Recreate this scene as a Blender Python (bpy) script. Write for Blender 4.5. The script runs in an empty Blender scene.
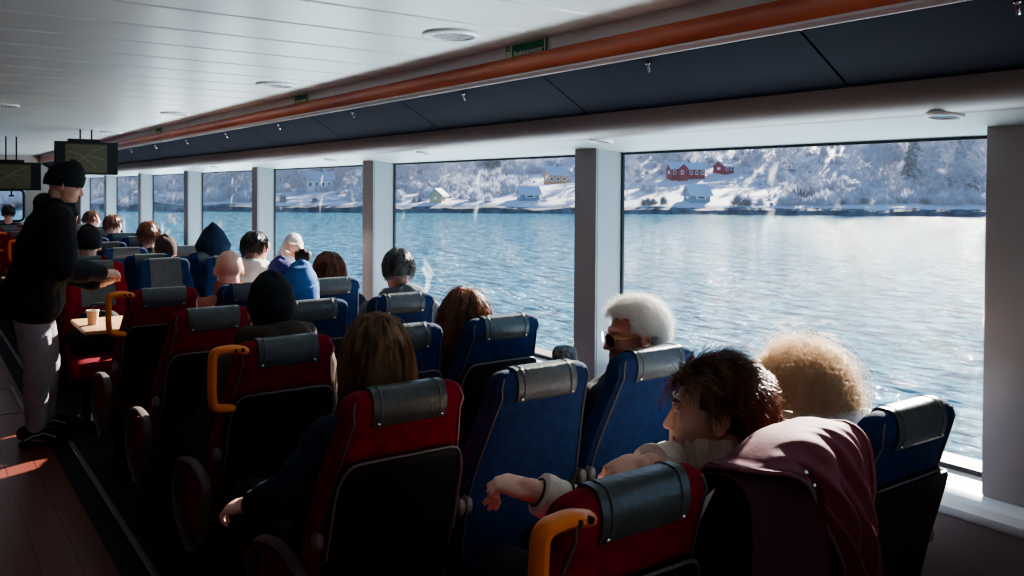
import bpy, math, random
import numpy as np
from mathutils import Vector, Matrix, noise as mnoise
random.seed(7)
R_ = np.random.RandomState(11)
SC = bpy.context.scene
COL = SC.collection
PI = math.pi

# ------------------------------------------------------------------ materials
def _nt(name):
    m = bpy.data.materials.new(name); m.use_nodes = True
    nt = m.node_tree
    for n in list(nt.nodes): nt.nodes.remove(n)
    out = nt.nodes.new('ShaderNodeOutputMaterial')
    return m, nt, out

def mat(name, col, rough=.6, metal=0.0, spec=.5, col2=None, nscale=8.0, ndetail=4, bump=0.0, bscale=60.0,
        emit=None, estr=0.0, sheen=0.0, coat=0.0, stretch=None, transl=0.0, bdist=.01, subsurf=0.0):
    m, nt, out = _nt(name)
    b = nt.nodes.new('ShaderNodeBsdfPrincipled')
    b.inputs['Base Color'].default_value = (*col, 1)
    b.inputs['Roughness'].default_value = rough
    b.inputs['Metallic'].default_value = metal
    b.inputs['Specular IOR Level'].default_value = spec
    if sheen: b.inputs['Sheen Weight'].default_value = sheen
    if coat: b.inputs['Coat Weight'].default_value = coat
    if subsurf:
        b.inputs['Subsurface Weight'].default_value = subsurf
        b.inputs['Subsurface Radius'].default_value = (.01, .004, .002)
    if emit:
        b.inputs['Emission Color'].default_value = (*emit, 1)
        b.inputs['Emission Strength'].default_value = estr
    tc = nt.nodes.new('ShaderNodeTexCoord'); mp = nt.nodes.new('ShaderNodeMapping')
    nt.links.new(tc.outputs['Object'], mp.inputs['Vector'])
    if stretch: mp.inputs['Scale'].default_value = stretch
    if col2 is not None:
        n = nt.nodes.new('ShaderNodeTexNoise'); n.inputs['Scale'].default_value = nscale
        n.inputs['Detail'].default_value = ndetail
        nt.links.new(mp.outputs[0], n.inputs['Vector'])
        r = nt.nodes.new('ShaderNodeValToRGB')
        r.color_ramp.elements[0].position = .36; r.color_ramp.elements[0].color = (*col, 1)
        r.color_ramp.elements[1].position = .64; r.color_ramp.elements[1].color = (*col2, 1)
        nt.links.new(n.outputs['Fac'], r.inputs['Fac'])
        nt.links.new(r.outputs['Color'], b.inputs['Base Color'])
    if bump:
        n2 = nt.nodes.new('ShaderNodeTexNoise'); n2.inputs['Scale'].default_value = bscale
        n2.inputs['Detail'].default_value = 4
        nt.links.new(mp.outputs[0], n2.inputs['Vector'])
        bp = nt.nodes.new('ShaderNodeBump'); bp.inputs['Strength'].default_value = bump
        bp.inputs['Distance'].default_value = bdist
        nt.links.new(n2.outputs['Fac'], bp.inputs['Height'])
        nt.links.new(bp.outputs['Normal'], b.inputs['Normal'])
    if transl:
        t = nt.nodes.new('ShaderNodeBsdfTranslucent'); t.inputs['Color'].default_value = (*(col2 or col), 1)
        mx = nt.nodes.new('ShaderNodeMixShader'); mx.inputs[0].default_value = transl
        nt.links.new(b.outputs[0], mx.inputs[1]); nt.links.new(t.outputs[0], mx.inputs[2])
        nt.links.new(mx.outputs[0], out.inputs['Surface'])
    else:
        nt.links.new(b.outputs[0], out.inputs['Surface'])
    return m

def glass_mat():
    m, nt, out = _nt('window_glass')
    tr = nt.nodes.new('ShaderNodeBsdfTransparent'); tr.inputs['Color'].default_value = (.93, .96, .97, 1)
    gl = nt.nodes.new('ShaderNodeBsdfGlossy'); gl.inputs['Roughness'].default_value = .02
    lw = nt.nodes.new('ShaderNodeLayerWeight'); lw.inputs['Blend'].default_value = .5
    pw = nt.nodes.new('ShaderNodeMath'); pw.operation = 'POWER'; pw.inputs[1].default_value = 5
    nt.links.new(lw.outputs['Facing'], pw.inputs[0])
    fr = nt.nodes.new('ShaderNodeMath'); fr.operation = 'MULTIPLY_ADD'; fr.inputs[1].default_value = .35; fr.inputs[2].default_value = .03
    nt.links.new(pw.outputs[0], fr.inputs[0])
    mx = nt.nodes.new('ShaderNodeMixShader')
    nt.links.new(fr.outputs[0], mx.inputs[0]); nt.links.new(tr.outputs[0], mx.inputs[1]); nt.links.new(gl.outputs[0], mx.inputs[2])
    # dried salt smears
    tc = nt.nodes.new('ShaderNodeTexCoord'); mp = nt.nodes.new('ShaderNodeMapping')
    mp.inputs['Scale'].default_value = (1, 1.0, .8); mp.inputs['Rotation'].default_value = (.6, 0, 0)
    nt.links.new(tc.outputs['Object'], mp.inputs['Vector'])
    n = nt.nodes.new('ShaderNodeTexNoise'); n.inputs['Scale'].default_value = 2.6; n.inputs['Detail'].default_value = 3
    n.inputs['Distortion'].default_value = 1.6
    nt.links.new(mp.outputs[0], n.inputs['Vector'])
    r = nt.nodes.new('ShaderNodeValToRGB')
    r.color_ramp.elements[0].position = .64; r.color_ramp.elements[0].color = (.0, .0, .0, 1)
    r.color_ramp.elements[1].position = .80; r.color_ramp.elements[1].color = (.22, .22, .22, 1)
    nt.links.new(n.outputs['Fac'], r.inputs['Fac'])
    tl = nt.nodes.new('ShaderNodeBsdfTranslucent'); tl.inputs['Color'].default_value = (.9, .9, .92, 1)
    mx2 = nt.nodes.new('ShaderNodeMixShader')
    nt.links.new(r.outputs['Color'], mx2.inputs[0]); nt.links.new(mx.outputs[0], mx2.inputs[1]); nt.links.new(tl.outputs[0], mx2.inputs[2])
    nt.links.new(mx2.outputs[0], out.inputs['Surface'])
    return m

def water_mat():
    m, nt, out = _nt('fjord_water')
    b = nt.nodes.new('ShaderNodeBsdfPrincipled')
    b.inputs['Roughness'].default_value = .075; b.inputs['IOR'].default_value = 1.33
    b.inputs['Specular IOR Level'].default_value = .33
    tc = nt.nodes.new('ShaderNodeTexCoord')
    def nz(sc, det, scale, rot=0.0, dist=0.0):
        mp = nt.nodes.new('ShaderNodeMapping'); mp.inputs['Scale'].default_value = scale
        mp.inputs['Rotation'].default_value = (0, 0, rot)
        nt.links.new(tc.outputs['Object'], mp.inputs['Vector'])
        n = nt.nodes.new('ShaderNodeTexNoise'); n.inputs['Scale'].default_value = sc; n.inputs['Detail'].default_value = det
        n.inputs['Roughness'].default_value = .62; n.inputs['Distortion'].default_value = dist
        nt.links.new(mp.outputs[0], n.inputs['Vector']); return n
    a = nz(2.2, 8, (1.0, .6, 1), .35, .4); c = nz(.75, 4, (1.3, .45, 1), .25, .5)
    add = nt.nodes.new('ShaderNodeMath'); add.operation = 'MULTIPLY_ADD'; add.inputs[1].default_value = 3.2
    nt.links.new(c.outputs['Fac'], add.inputs[0]); nt.links.new(a.outputs['Fac'], add.inputs[2])
    bp = nt.nodes.new('ShaderNodeBump'); bp.inputs['Strength'].default_value = 1.0; bp.inputs['Distance'].default_value = WATER_BUMP
    nt.links.new(add.outputs[0], bp.inputs['Height']); nt.links.new(bp.outputs['Normal'], b.inputs['Normal'])
    r = nt.nodes.new('ShaderNodeValToRGB')
    r.color_ramp.elements[0].position = .40; r.color_ramp.elements[0].color = (.014, .062, .11, 1)
    r.color_ramp.elements[1].position = .62; r.color_ramp.elements[1].color = (.14, .40, .52, 1)
    nt.links.new(a.outputs['Fac'], r.inputs['Fac']); nt.links.new(r.outputs['Color'], b.inputs['Base Color'])
    nt.links.new(b.outputs[0], out.inputs['Surface'])
    return m
WATER_BUMP = .30

def plank_mat(name, c1, c2, width, gap, axis=0, rough=.35):
    """wooden boards running along y, seams every `width` in x"""
    m, nt, out = _nt(name)
    b = nt.nodes.new('ShaderNodeBsdfPrincipled'); b.inputs['Roughness'].default_value = rough
    tc = nt.nodes.new('ShaderNodeTexCoord'); sp = nt.nodes.new('ShaderNodeSeparateXYZ')
    nt.links.new(tc.outputs['Object'], sp.inputs[0])
    dv = nt.nodes.new('ShaderNodeMath'); dv.operation = 'DIVIDE'; dv.inputs[1].default_value = width
    nt.links.new(sp.outputs[axis], dv.inputs[0])
    fr = nt.nodes.new('ShaderNodeMath'); fr.operation = 'FRACT'; nt.links.new(dv.outputs[0], fr.inputs[0])
    lt = nt.nodes.new('ShaderNodeMath'); lt.operation = 'LESS_THAN'; lt.inputs[1].default_value = gap / width
    nt.links.new(fr.outputs[0], lt.inputs[0])
    mp = nt.nodes.new('ShaderNodeMapping'); mp.inputs['Scale'].default_value = (14, 1.2, 1) if axis == 0 else (1.2, 14, 1)
    nt.links.new(tc.outputs['Object'], mp.inputs['Vector'])
    n = nt.nodes.new('ShaderNodeTexNoise'); n.inputs['Scale'].default_value = 3; n.inputs['Detail'].default_value = 5
    nt.links.new(mp.outputs[0], n.inputs['Vector'])
    mx = nt.nodes.new('ShaderNodeMix'); mx.data_type = 'RGBA'
    mx.inputs[6].default_value = (*c1, 1); mx.inputs[7].default_value = (*c2, 1)
    nt.links.new(n.outputs['Fac'], mx.inputs[0])
    mx2 = nt.nodes.new('ShaderNodeMix'); mx2.data_type = 'RGBA'; mx2.inputs[7].default_value = (.01, .008, .008, 1)
    nt.links.new(lt.outputs[0], mx2.inputs[0]); nt.links.new(mx.outputs[2], mx2.inputs[6])
    nt.links.new(mx2.outputs[2], b.inputs['Base Color']); nt.links.new(b.outputs[0], out.inputs['Surface'])
    return m

M = dict(
    red=mat('red_seat_fabric', (.23, .005, .018), .85, col2=(.16, .004, .013), nscale=30, bump=.5, bscale=380, bdist=.002, sheen=.0, spec=.2),
    blue=mat('blue_seat_fabric', (.007, .022, .075), .85, col2=(.010, .032, .100), nscale=30, bump=.5, bscale=380, bdist=.002, sheen=.0, spec=.2),
    cloth=mat('grey_leather', (.070, .080, .080), .33, col2=(.05, .058, .06), nscale=18, bump=.5, bscale=45, bdist=.004),
    piping=mat('grey_piping', (.09, .09, .10), .6),
    black=mat('black_plastic', (.006, .0065, .008), .55, spec=.25, bump=.2, bscale=200, bdist=.001),
    dark=mat('dark_carpet_panel', (.012, .012, .015), .9, bump=.5, bscale=300, bdist=.002),
    trim=mat('grey_plastic_trim', (.13, .12, .125), .4),
    arm=mat('armrest_grey', (.13, .09, .09), .5),
    chrome=mat('chrome', (.6, .6, .62), .2, 1.0),
    orange=mat('orange_plastic', (.80, .20, .01), .35, col2=(.70, .16, .008), nscale=5),
    ceiling=mat('ceiling_panel', (.64, .66, .65), .30, col2=(.60, .62, .61), nscale=2, spec=.6),
    ceilgap=mat('ceiling_gap', (.10, .09, .09), .7),
    fascia=mat('fascia_grey', (.78, .73, .73), .45, col2=(.72, .67, .68), nscale=3),
    rail=mat('varnished_wood_rail', (.62, .17, .09), .35, col2=(.42, .10, .055), nscale=3, stretch=(8, .5, 8)),
    strip=mat('pale_strip', (.55, .46, .46), .4),
    navy=mat('navy_locker_panel', (.0055, .0065, .021), .8, spec=.12, col2=(.0045, .005, .016), nscale=4),
    nose=mat('locker_nose', (.19, .165, .17), .45, col2=(.17, .15, .155), nscale=3),
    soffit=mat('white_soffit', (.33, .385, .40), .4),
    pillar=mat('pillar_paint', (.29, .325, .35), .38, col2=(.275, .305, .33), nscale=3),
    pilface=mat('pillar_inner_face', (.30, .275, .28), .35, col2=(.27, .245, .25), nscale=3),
    gasket=mat('black_gasket', (.006, .007, .01), .5),
    sill=mat('sill_paint', (.72, .74, .76), .35),
    lower=mat('lower_wall', (.17, .14, .14), .6, col2=(.15, .12, .12), nscale=3),
    bulk=mat('bulkhead', (.40, .35, .31), .55, col2=(.36, .32, .29), nscale=2),
    floor=plank_mat('aisle_boards', (.20, .055, .040), (.12, .03, .022), .145, .005),
    carpet=mat('dark_floor', (.013, .014, .018), .75, bump=.4, bscale=200, bdist=.002),
    metal=mat('metal_strip', (.34, .34, .36), .35, .6),
    wood=mat('pale_table_wood', (.62, .38, .20), .4, col2=(.52, .30, .15), nscale=3, stretch=(1, 10, 1)),
    paper=mat('paper_cup', (.62, .40, .30), .7), paperw=mat('paper_cup_rim', (.8, .75, .7), .7), coffee=mat('coffee', (.05, .02, .01), .2),
    screen=mat('map_screen', (.045, .047, .028), .4, spec=.2, col2=(.065, .065, .04), nscale=3, emit=(.10, .10, .06), estr=.06),
    screenline=mat('map_route', (.16, .15, .11), .5, emit=(.16, .15, .11), estr=.05),
    sign=mat('sign_green', (.0, .16, .08), .5), signw=mat('sign_white', (.65, .72, .58), .5),
    lens=mat('lamp_lens', (.9, .8, .75), .3, emit=(1, .78, .66), estr=7.0),
    lens_off=mat('lamp_lens_off', (.35, .3, .3), .3, emit=(1, .8, .7), estr=.3),
    snow=mat('snow', (.42, .42, .47), .8, col2=(.28, .30, .37), nscale=.10, ndetail=8),
    rock=mat('shore_rock', (.02, .022, .026), .9, col2=(.10, .11, .13), nscale=.6),
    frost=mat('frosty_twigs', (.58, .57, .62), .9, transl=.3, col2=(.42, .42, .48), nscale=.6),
    frost2=mat('blue_grey_twigs', (.36, .38, .45), .9, transl=.2, col2=(.52, .54, .62), nscale=.6),  # darker, bluer mix of the frosty twig colour
    conifer=mat('conifer', (.05, .075, .07), .9, col2=(.30, .35, .38), nscale=1.4),
    bush=mat('dark_bush', (.030, .040, .045), .9, col2=(.18, .21, .25), nscale=1.0),
    h_red=mat('red_boards', (.30, .035, .03), .7), h_ora=mat('ochre_boards', (.62, .30, .15), .7), h_yel=mat('yellow_boards', (.55, .42, .22), .7),
    h_gry=mat('grey_boards', (.20, .24, .30), .7), h_wht=mat('white_boards', (.75, .73, .72), .7), h_roof=mat('snowy_roof', (.46, .47, .52), .8),
    h_win=mat('house_glass', (.05, .06, .08), .2), h_trim=mat('house_trim', (.8, .8, .8), .6),
)
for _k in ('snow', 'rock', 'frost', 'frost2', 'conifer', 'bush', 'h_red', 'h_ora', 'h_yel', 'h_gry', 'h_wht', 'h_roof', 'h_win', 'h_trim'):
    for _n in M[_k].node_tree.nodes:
        if _n.type == 'BSDF_PRINCIPLED':   # winter haze imitated by a faint pale glow in the outdoor materials
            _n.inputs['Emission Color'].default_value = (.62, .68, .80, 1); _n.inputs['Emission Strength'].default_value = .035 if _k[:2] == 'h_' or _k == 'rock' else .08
M['glass'] = glass_mat()
M['water'] = water_mat()

# ------------------------------------------------------------------ mesh builder
class MB:
    def __init__(s): s.v = []; s.f = []
    def add(s, vs, fs):
        o = len(s.v); s.v += [tuple(map(float, p)) for p in vs]; s.f += [tuple(i + o for i in f) for f in fs]; return s
    def box(s, c, d, rot=None, bev=0.0):
        hx, hy, hz = d[0] / 2, d[1] / 2, d[2] / 2
        if bev <= 0:
            vs = [(x, y, z) for x in (-hx, hx) for y in (-hy, hy) for z in (-hz, hz)]
            fs = [(0, 1, 3, 2), (4, 6, 7, 5), (0, 4, 5, 1), (2, 3, 7, 6), (0, 2, 6, 4), (1, 5, 7, 3)]
        else:
            b = min(bev, hx * .99, hy * .99, hz * .99)
            rings = []
            for (z, ins) in ((-hz, b), (-hz + b * .3, b * .3), (-hz + b, 0), (hz - b, 0), (hz - b * .3, b * .3), (hz, b)):
                r = []
                X, Y = hx - ins, hy - ins; q = max(b - ins * .6, .0005)
                for (sx, sy, a0) in ((1, 1, 0), (-1, 1, 90), (-1, -1, 180), (1, -1, 270)):
                    for k in (0, 45, 90):
                        a = math.radians(a0 + k); r.append((sx * (X - q) + q * math.cos(a), sy * (Y - q) + q * math.sin(a), z))
                rings.append(r)
            vs = [p for r in rings for p in r]; n = 12; fs = []
            for i in range(len(rings) - 1):
                for k in range(n): fs.append((i * n + k, i * n + (k + 1) % n, (i + 1) * n + (k + 1) % n, (i + 1) * n + k))
            fs.append(tuple(range(n))[::-1]); fs.append(tuple((len(rings) - 1) * n + k for k in range(n)))
        if rot is not None: vs = [tuple(rot @ Vector(p)) for p in vs]
        return s.add([(p[0] + c[0], p[1] + c[1], p[2] + c[2]) for p in vs], fs)
    def loft(s, rings, cap=True, closed=True, loop=False):
        n = len(rings[0]); vs = [p for r in rings for p in r]; fs = []
        m = len(rings)
        for i in range(m if loop else m - 1):
            j = (i + 1) % m
            for k in range(n if closed else n - 1):
                k2 = (k + 1) % n; fs.append((i * n + k, i * n + k2, j * n + k2, j * n + k))
        if cap and closed and not loop: fs.append(tuple(range(n))[::-1]); fs.append(tuple((m - 1) * n + k for k in range(n)))
        return s.add(vs, fs)
    def tube(s, pts, rad, n=8, loop=False, flat=None, up=None, cap=True, rnd=False):
        """swept tube; rad scalar or list; flat=(a,b) scales ring in side/up; up fixed reference"""
        P = [Vector(p) for p in pts]; m = len(P)
        rad = list(rad) if hasattr(rad, '__len__') else [rad] * m
        if rnd and not loop:
            d0 = (P[0] - P[1]).normalized(); d1 = (P[-1] - P[-2]).normalized()
            a0 = [(P[0] + d0 * rad[0] * math.sin(a), rad[0] * math.cos(a)) for a in (1.5, 1.15, .8, .4)]
            a1 = [(P[-1] + d1 * rad[-1] * math.sin(a), rad[-1] * math.cos(a)) for a in (.4, .8, 1.15, 1.5)]
            P = [a[0] for a in a0] + P + [a[0] for a in a1]; rad = [a[1] for a in a0] + rad + [a[1] for a in a1]; m = len(P)
        rings = []; ref = Vector(up) if up is not None else None; prev = None
        for i in range(m):
            if loop: t = P[(i + 1) % m] - P[i - 1]
            else: t = P[min(i + 1, m - 1)] - P[max(i - 1, 0)]
            t = t.normalized() if t.length > 1e-9 else Vector((0, 0, 1))
            if ref is not None: side = t.cross(ref)
            elif prev is None: side = t.cross(Vector((0, 0, 1)) if abs(t.z) < .9 else Vector((0, 1, 0)))
            else: side = prev - t * prev.dot(t)
            side = side.normalized() if side.length > 1e-6 else Vector((1, 0, 0))
            prev = side; u = side.cross(t).normalized()
            fa, fb = flat if flat else (1, 1)
            if hasattr(fa, '__len__'): fa = fa[i]
            if hasattr(fb, '__len__'): fb = fb[i]
            off = PI / n if n == 4 else 0
            rings.append([P[i] + side * (math.cos(2 * PI * k / n + off) * rad[i] * fa) + u * (math.sin(2 * PI * k / n + off) * rad[i] * fb) for k in range(n)])
        return s.loft(rings, cap=cap, loop=loop)
    def lathe(s, prof, c=(0, 0, 0), n=24, cap=True):
        rings = [[(c[0] + r * math.cos(2 * PI * k / n), c[1] + r * math.sin(2 * PI * k / n), c[2] + z) for k in range(n)] for r, z in prof]
        return s.loft(rings, cap=cap)
    def ell(s, c, r, n=16, m=10, rot=None):
        rings = []
        for i in range(m + 1):
            a = -PI / 2 + PI * (i + .02) / (m + .04)
            ring = []
            for k in range(n):
                b = 2 * PI * k / n
                p = Vector((r[0] * math.cos(a) * math.cos(b), r[1] * math.cos(a) * math.sin(b), r[2] * math.sin(a)))
                if rot is not None: p = rot @ p
                ring.append((p.x + c[0], p.y + c[1], p.z + c[2]))
            rings.append(ring)
        return s.loft(rings)
    def prism(s, poly, axis, a, b):
        """extrude polygon (2D) along axis between a and b; poly coords are the other two axes in order"""
        def P(p, t):
            return (t, p[0], p[1]) if axis == 0 else ((p[0], t, p[1]) if axis == 1 else (p[0], p[1], t))
        return s.loft([[P(p, a) for p in poly], [P(p, b) for p in poly]])
    def mesh(s, name):
        me = bpy.data.meshes.new(name); me.from_pydata(s.v, [], s.f); me.validate(); me.update(); return me
    def build(s, name, m, parent=None, smooth=True, loc=None, fix=True):
        me = s.mesh(name)
        if fix:
            import bmesh
            bm = bmesh.new(); bm.from_mesh(me); bmesh.ops.recalc_face_normals(bm, faces=bm.faces); bm.to_mesh(me); bm.free()
        if m is not None: me.materials.append(m)
        if smooth:
            me.polygons.foreach_set('use_smooth', [True] * len(me.polygons))
            try: me.set_sharp_from_angle(angle=math.radians(38))
            except Exception: pass
        o = bpy.data.objects.new(name, me); COL.objects.link(o)
        if parent is not None: o.parent = parent
        if loc is not None: o.location = loc
        return o

def thing(name, label, cat, loc=(0, 0, 0), rz=0.0, group=None):
    o = bpy.data.objects.new(name, None); COL.objects.link(o)
    o.location = loc; o.rotation_euler = (0, 0, rz); o.empty_display_size = .1
    o['label'] = label; o['category'] = cat
    if group: o['group'] = group
    return o
def tag(o, label, cat, group=None, kind=None):
    o['label'] = label; o['category'] = cat
    if group: o['group'] = group
    if kind: o['kind'] = kind
    return o
def struct(o): o['kind'] = 'structure'; return o
def copy_tree(o, parent=None):
    c = o.copy(); COL.objects.link(c)
    if parent is not None: c.parent = parent
    for ch in list(o.children): copy_tree(ch, c)
    return c
def arc(pts, r, seg=5):
    """round the corners of an open polyline"""
    P = [Vector(p) for p in pts]; out = [P[0]]
    for i in range(1, len(P) - 1):
        a = (P[i - 1] - P[i]); b = (P[i + 1] - P[i]); q = min(r, a.length * .49, b.length * .49)
        p0 = P[i] + a.normalized() * q; p2 = P[i] + b.normalized() * q
        for k in range(seg + 1):
            t = k / seg; out.append(p0 * (1 - t) ** 2 + P[i] * 2 * t * (1 - t) + p2 * t * t)
    out.append(P[-1]); return out
def arc_loop(pts, r, seg=5):
    P = [Vector(p) for p in pts]; n = len(P); out = []
    for i in range(n):
        a = (P[i - 1] - P[i]); b = (P[(i + 1) % n] - P[i]); q = min(r, a.length * .45, b.length * .45)
        p0 = P[i] + a.normalized() * q; p2 = P[i] + b.normalized() * q
        for k in range(seg + 1):
            t = k / seg; out.append(p0 * (1 - t) ** 2 + P[i] * 2 * t * (1 - t) + p2 * t * t)
    return out

# ------------------------------------------------------------------ camera
cam = bpy.data.cameras.new('camera'); co = bpy.data.objects.new('camera', cam); COL.objects.link(co)
cam.sensor_width = 36; cam.lens = 844.06 / 1024 * 36; cam.shift_y = -(288 - 204.07) / 1024
cam.clip_start = .05; cam.clip_end = 3000
Fv = Vector((0.58148862, 0.8133899, -0.01636635)); Rv = Vector((0.81354252, -0.58147169, 0.0062643)); Uv = Rv.cross(Fv)
mw = Matrix((Rv, Uv, -Fv)).transposed().to_4x4(); mw.translation = (0, 0, 1.59)
co.matrix_world = mw
SC.camera = co
cam.dof.use_dof = False

# ------------------------------------------------------------------ light
SUN_AZ, SUN_EL = math.radians(65), math.radians(25)
sd = Vector((math.sin(SUN_AZ) * math.cos(SUN_EL), math.cos(SUN_AZ) * math.cos(SUN_EL), math.sin(SUN_EL)))
sun = bpy.data.lights.new('sun', 'SUN'); sun.energy = 18.0; sun.angle = math.radians(.6); sun.color = (1, .90, .78)
so = bpy.data.objects.new('sun', sun); COL.objects.link(so); so.rotation_euler = sd.to_track_quat('Z', 'Y').to_euler()
w = bpy.data.worlds.new('sky'); SC.world = w; w.use_nodes = True; nt = w.node_tree
bg = nt.nodes['Background']
tcw = nt.nodes.new('ShaderNodeTexCoord'); spw = nt.nodes.new('ShaderNodeSeparateXYZ'); nt.links.new(tcw.outputs['Generated'], spw.inputs[0])
rw = nt.nodes.new('ShaderNodeValToRGB'); e = rw.color_ramp.elements
e[0].position = 0.0; e[0].color = (.28, .47, .68, 1); e[1].position = .7; e[1].color = (.09, .20, .42, 1)
e2 = e.new(.12); e2.color = (.22, .42, .66, 1); e3 = e.new(.35); e3.color = (.16, .34, .60, 1)
nt.links.new(spw.outputs['Z'], rw.inputs['Fac']); nt.links.new(rw.outputs[0], bg.inputs['Color']); bg.inputs['Strength'].default_value = 1.3
# light thrown up from the sunlit sea beside the hull, imitated by an unseen lamp added low outside the windows
al = bpy.data.lights.new('sea_bounce_fill', 'AREA'); al.shape = 'RECTANGLE'; al.size = .7; al.size_y = 19; al.energy = 420; al.color = (.80, .93, 1.0)
ao = bpy.data.objects.new('sea_bounce_fill', al); COL.objects.link(ao); ao.location = (3.35, 7.5, .25)
_z = Vector((1.0, 0, -.75)).normalized(); _y = Vector((0, 1, 0)); _x = _y.cross(_z)
ao.matrix_world = Matrix(((_x.x, _y.x, _z.x, 3.35), (_x.y, _y.y, _z.y, 7.5), (_x.z, _y.z, _z.z, .25), (0, 0, 0, 1)))
SC.view_settings.view_transform = 'AgX'
try: SC.view_settings.look = 'AgX - Medium High Contrast'
except Exception: pass
SC.view_settings.exposure = .80

# ------------------------------------------------------------------ cabin shell
XW, ZC = 2.6, 2.15          # window plane, ceiling height
Y0, Y1 = -1.6, 17.0
XL = -3.2
# floor
struct(MB().box(((XL + .70) / 2, (Y0 + Y1) / 2, -.03), (.70 - XL, Y1 - Y0, .06)).build('floor', M['floor'], smooth=False))
struct(MB().box(((.70 + XW) / 2, (Y0 + Y1) / 2, -.03), (XW - .70, Y1 - Y0, .06)).build('floor', M['carpet'], smooth=False))
m = MB()
m.box((.815, (Y0 + Y1) / 2, .004), (.028, Y1 - Y0, .008), bev=.003)
m.build('trim_1', M['metal'])['kind'] = 'structure'
m = MB(); m.box((1.32, 2.9, .004), (.03, 9.0, .008), bev=.003); m.build('trim_2', M['metal'])['kind'] = 'structure'
for (xa, ya, xb, yb) in ((.02, 6.85, .66, 7.75),):
    m = MB()
    for p, q in (((xa, ya), (xb, ya)), ((xb, ya), (xb, yb)), ((xb, yb), (xa, yb)), ((xa, yb), (xa, ya))):
        m.box(((p[0] + q[0]) / 2, (p[1] + q[1]) / 2, .003), (abs(p[0] - q[0]) + .02, abs(p[1] - q[1]) + .02, .006))
    h = m.build('floor_hatch_frame', M['metal'], smooth=False); tag(h, 'thin metal frame of a hatch let into the red wood aisle floor', 'hatch frame')
# ceiling planks with grooves
pl = .355; m = MB(); y = 2.05 - pl * 11
while y < Y1:
    a, b = y + .006, y + pl - .006
    m.add([(XL, a, ZC + .006), (XL, a + .006, ZC), (XL, b - .006, ZC), (XL, b, ZC + .006),
           (1.905, a, ZC + .006), (1.905, a + .006, ZC), (1.905, b - .006, ZC), (1.905, b, ZC + .006)],
          [(0, 4, 5, 1), (1, 5, 6, 2), (2, 6, 7, 3)])
    y += pl
c = m.build('ceiling', M['ceiling'], smooth=False); struct(c)
struct(MB().box(((XL + XW) / 2, (Y0 + Y1) / 2, ZC + .06), (XW - XL + .2, Y1 - Y0 + .2, .08)).build('ceiling', M['ceilgap'], smooth=False))
# fascia, rail, locker, soffit
def longbar(poly, name, mt, smooth=False, y0=Y0, y1=Y1):
    m = MB(); m.prism(poly, 1, y0, y1); return m.build(name, mt, smooth=smooth)
struct(longbar([(1.90, 2.092), (1.96, 2.092), (1.96, 2.16), (1.90, 2.16)], 'trim_3', M['fascia']))
struct(longbar([(1.885, 2.10), (1.878, 2.09), (1.874, 2.065), (1.878, 2.04), (1.885, 2.032), (1.95, 2.032), (1.95, 2.10)], 'trim_4', M['rail'], True))
struct(longbar([(1.882, 2.032), (1.880, 2.024), (1.886, 2.012), (1.95, 2.008), (1.95, 2.032)], 'trim_5', M['strip'], True))
ycuts = [1.36 + 1.1 * k for k in range(-3, 15)]
prev = Y0
for yc in ycuts + [Y1]:
    yc = min(yc, Y1)
    if yc <= prev: continue
    m = MB(); m.prism([(1.892, 2.010), (2.13, 1.872), (2.20, 1.90), (1.96, 2.06)], 1, prev + .004, yc - .004)
    o = m.build('locker_panel', M['navy'], smooth=False)
    o['kind'] = 'structure'
    yh = yc - .52
    if yh > 0 and yh < 12:
        t = thing('panel_latch', 'small chrome latch hanging on the navy overhead panel %s' % {0: 'nearest the camera', 1: 'just past the first green sign', 2: 'third along from the camera', 3: 'fourth along from the camera'}.get(max(0, ycuts.index(yc) - 3) if yc in ycuts else 9, 'far down the row'), 'latch', (1.915, yh, 1.995), group='panel latches'); t.scale = (.72, .72, .72)
        MB().lathe([(.010, -.004), (.012, 0), (.010, .006)], n=12).build('latch_plate', M['chrome'], t)
        MB().tube([(0, 0, 0), (.004, 0, -.018), (.014, .004, -.030), (.024, .008, -.030)], [.005, .006, .007, .005], n=8, rnd=True).build('latch_hook', M['chrome'], t)
    prev = yc
struct(longbar([(2.115, 1.885), (2.118, 1.862), (2.14, 1.825), (2.175, 1.800), (2.21, 1.795), (2.24, 1.81), (2.24, 1.90), (2.15, 1.90)], 'trim_6', M['nose'], True))
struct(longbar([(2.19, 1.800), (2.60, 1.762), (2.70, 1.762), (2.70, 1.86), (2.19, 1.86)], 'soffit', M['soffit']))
# lower wall and sill
struct(longbar([(2.425, 0), (2.425, .69), (2.70, .69), (2.70, 0)], 'wall_right', M['lower']))
struct(longbar([(2.60, .742), (2.47, .742), (2.43, .737), (2.405, .722), (2.397, .70), (2.405, .678), (2.425, .664), (2.45, .662), (2.45, .70), (2.60, .70)], 'window_sill', M['sill'], True))
# upper hull behind soffit
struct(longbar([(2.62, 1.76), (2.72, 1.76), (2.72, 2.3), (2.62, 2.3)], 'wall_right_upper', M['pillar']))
struct(longbar([(2.60, .0), (2.72, .0), (2.72, .755), (2.60, .755)], 'wall_right_lower', M['lower']))
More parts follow.
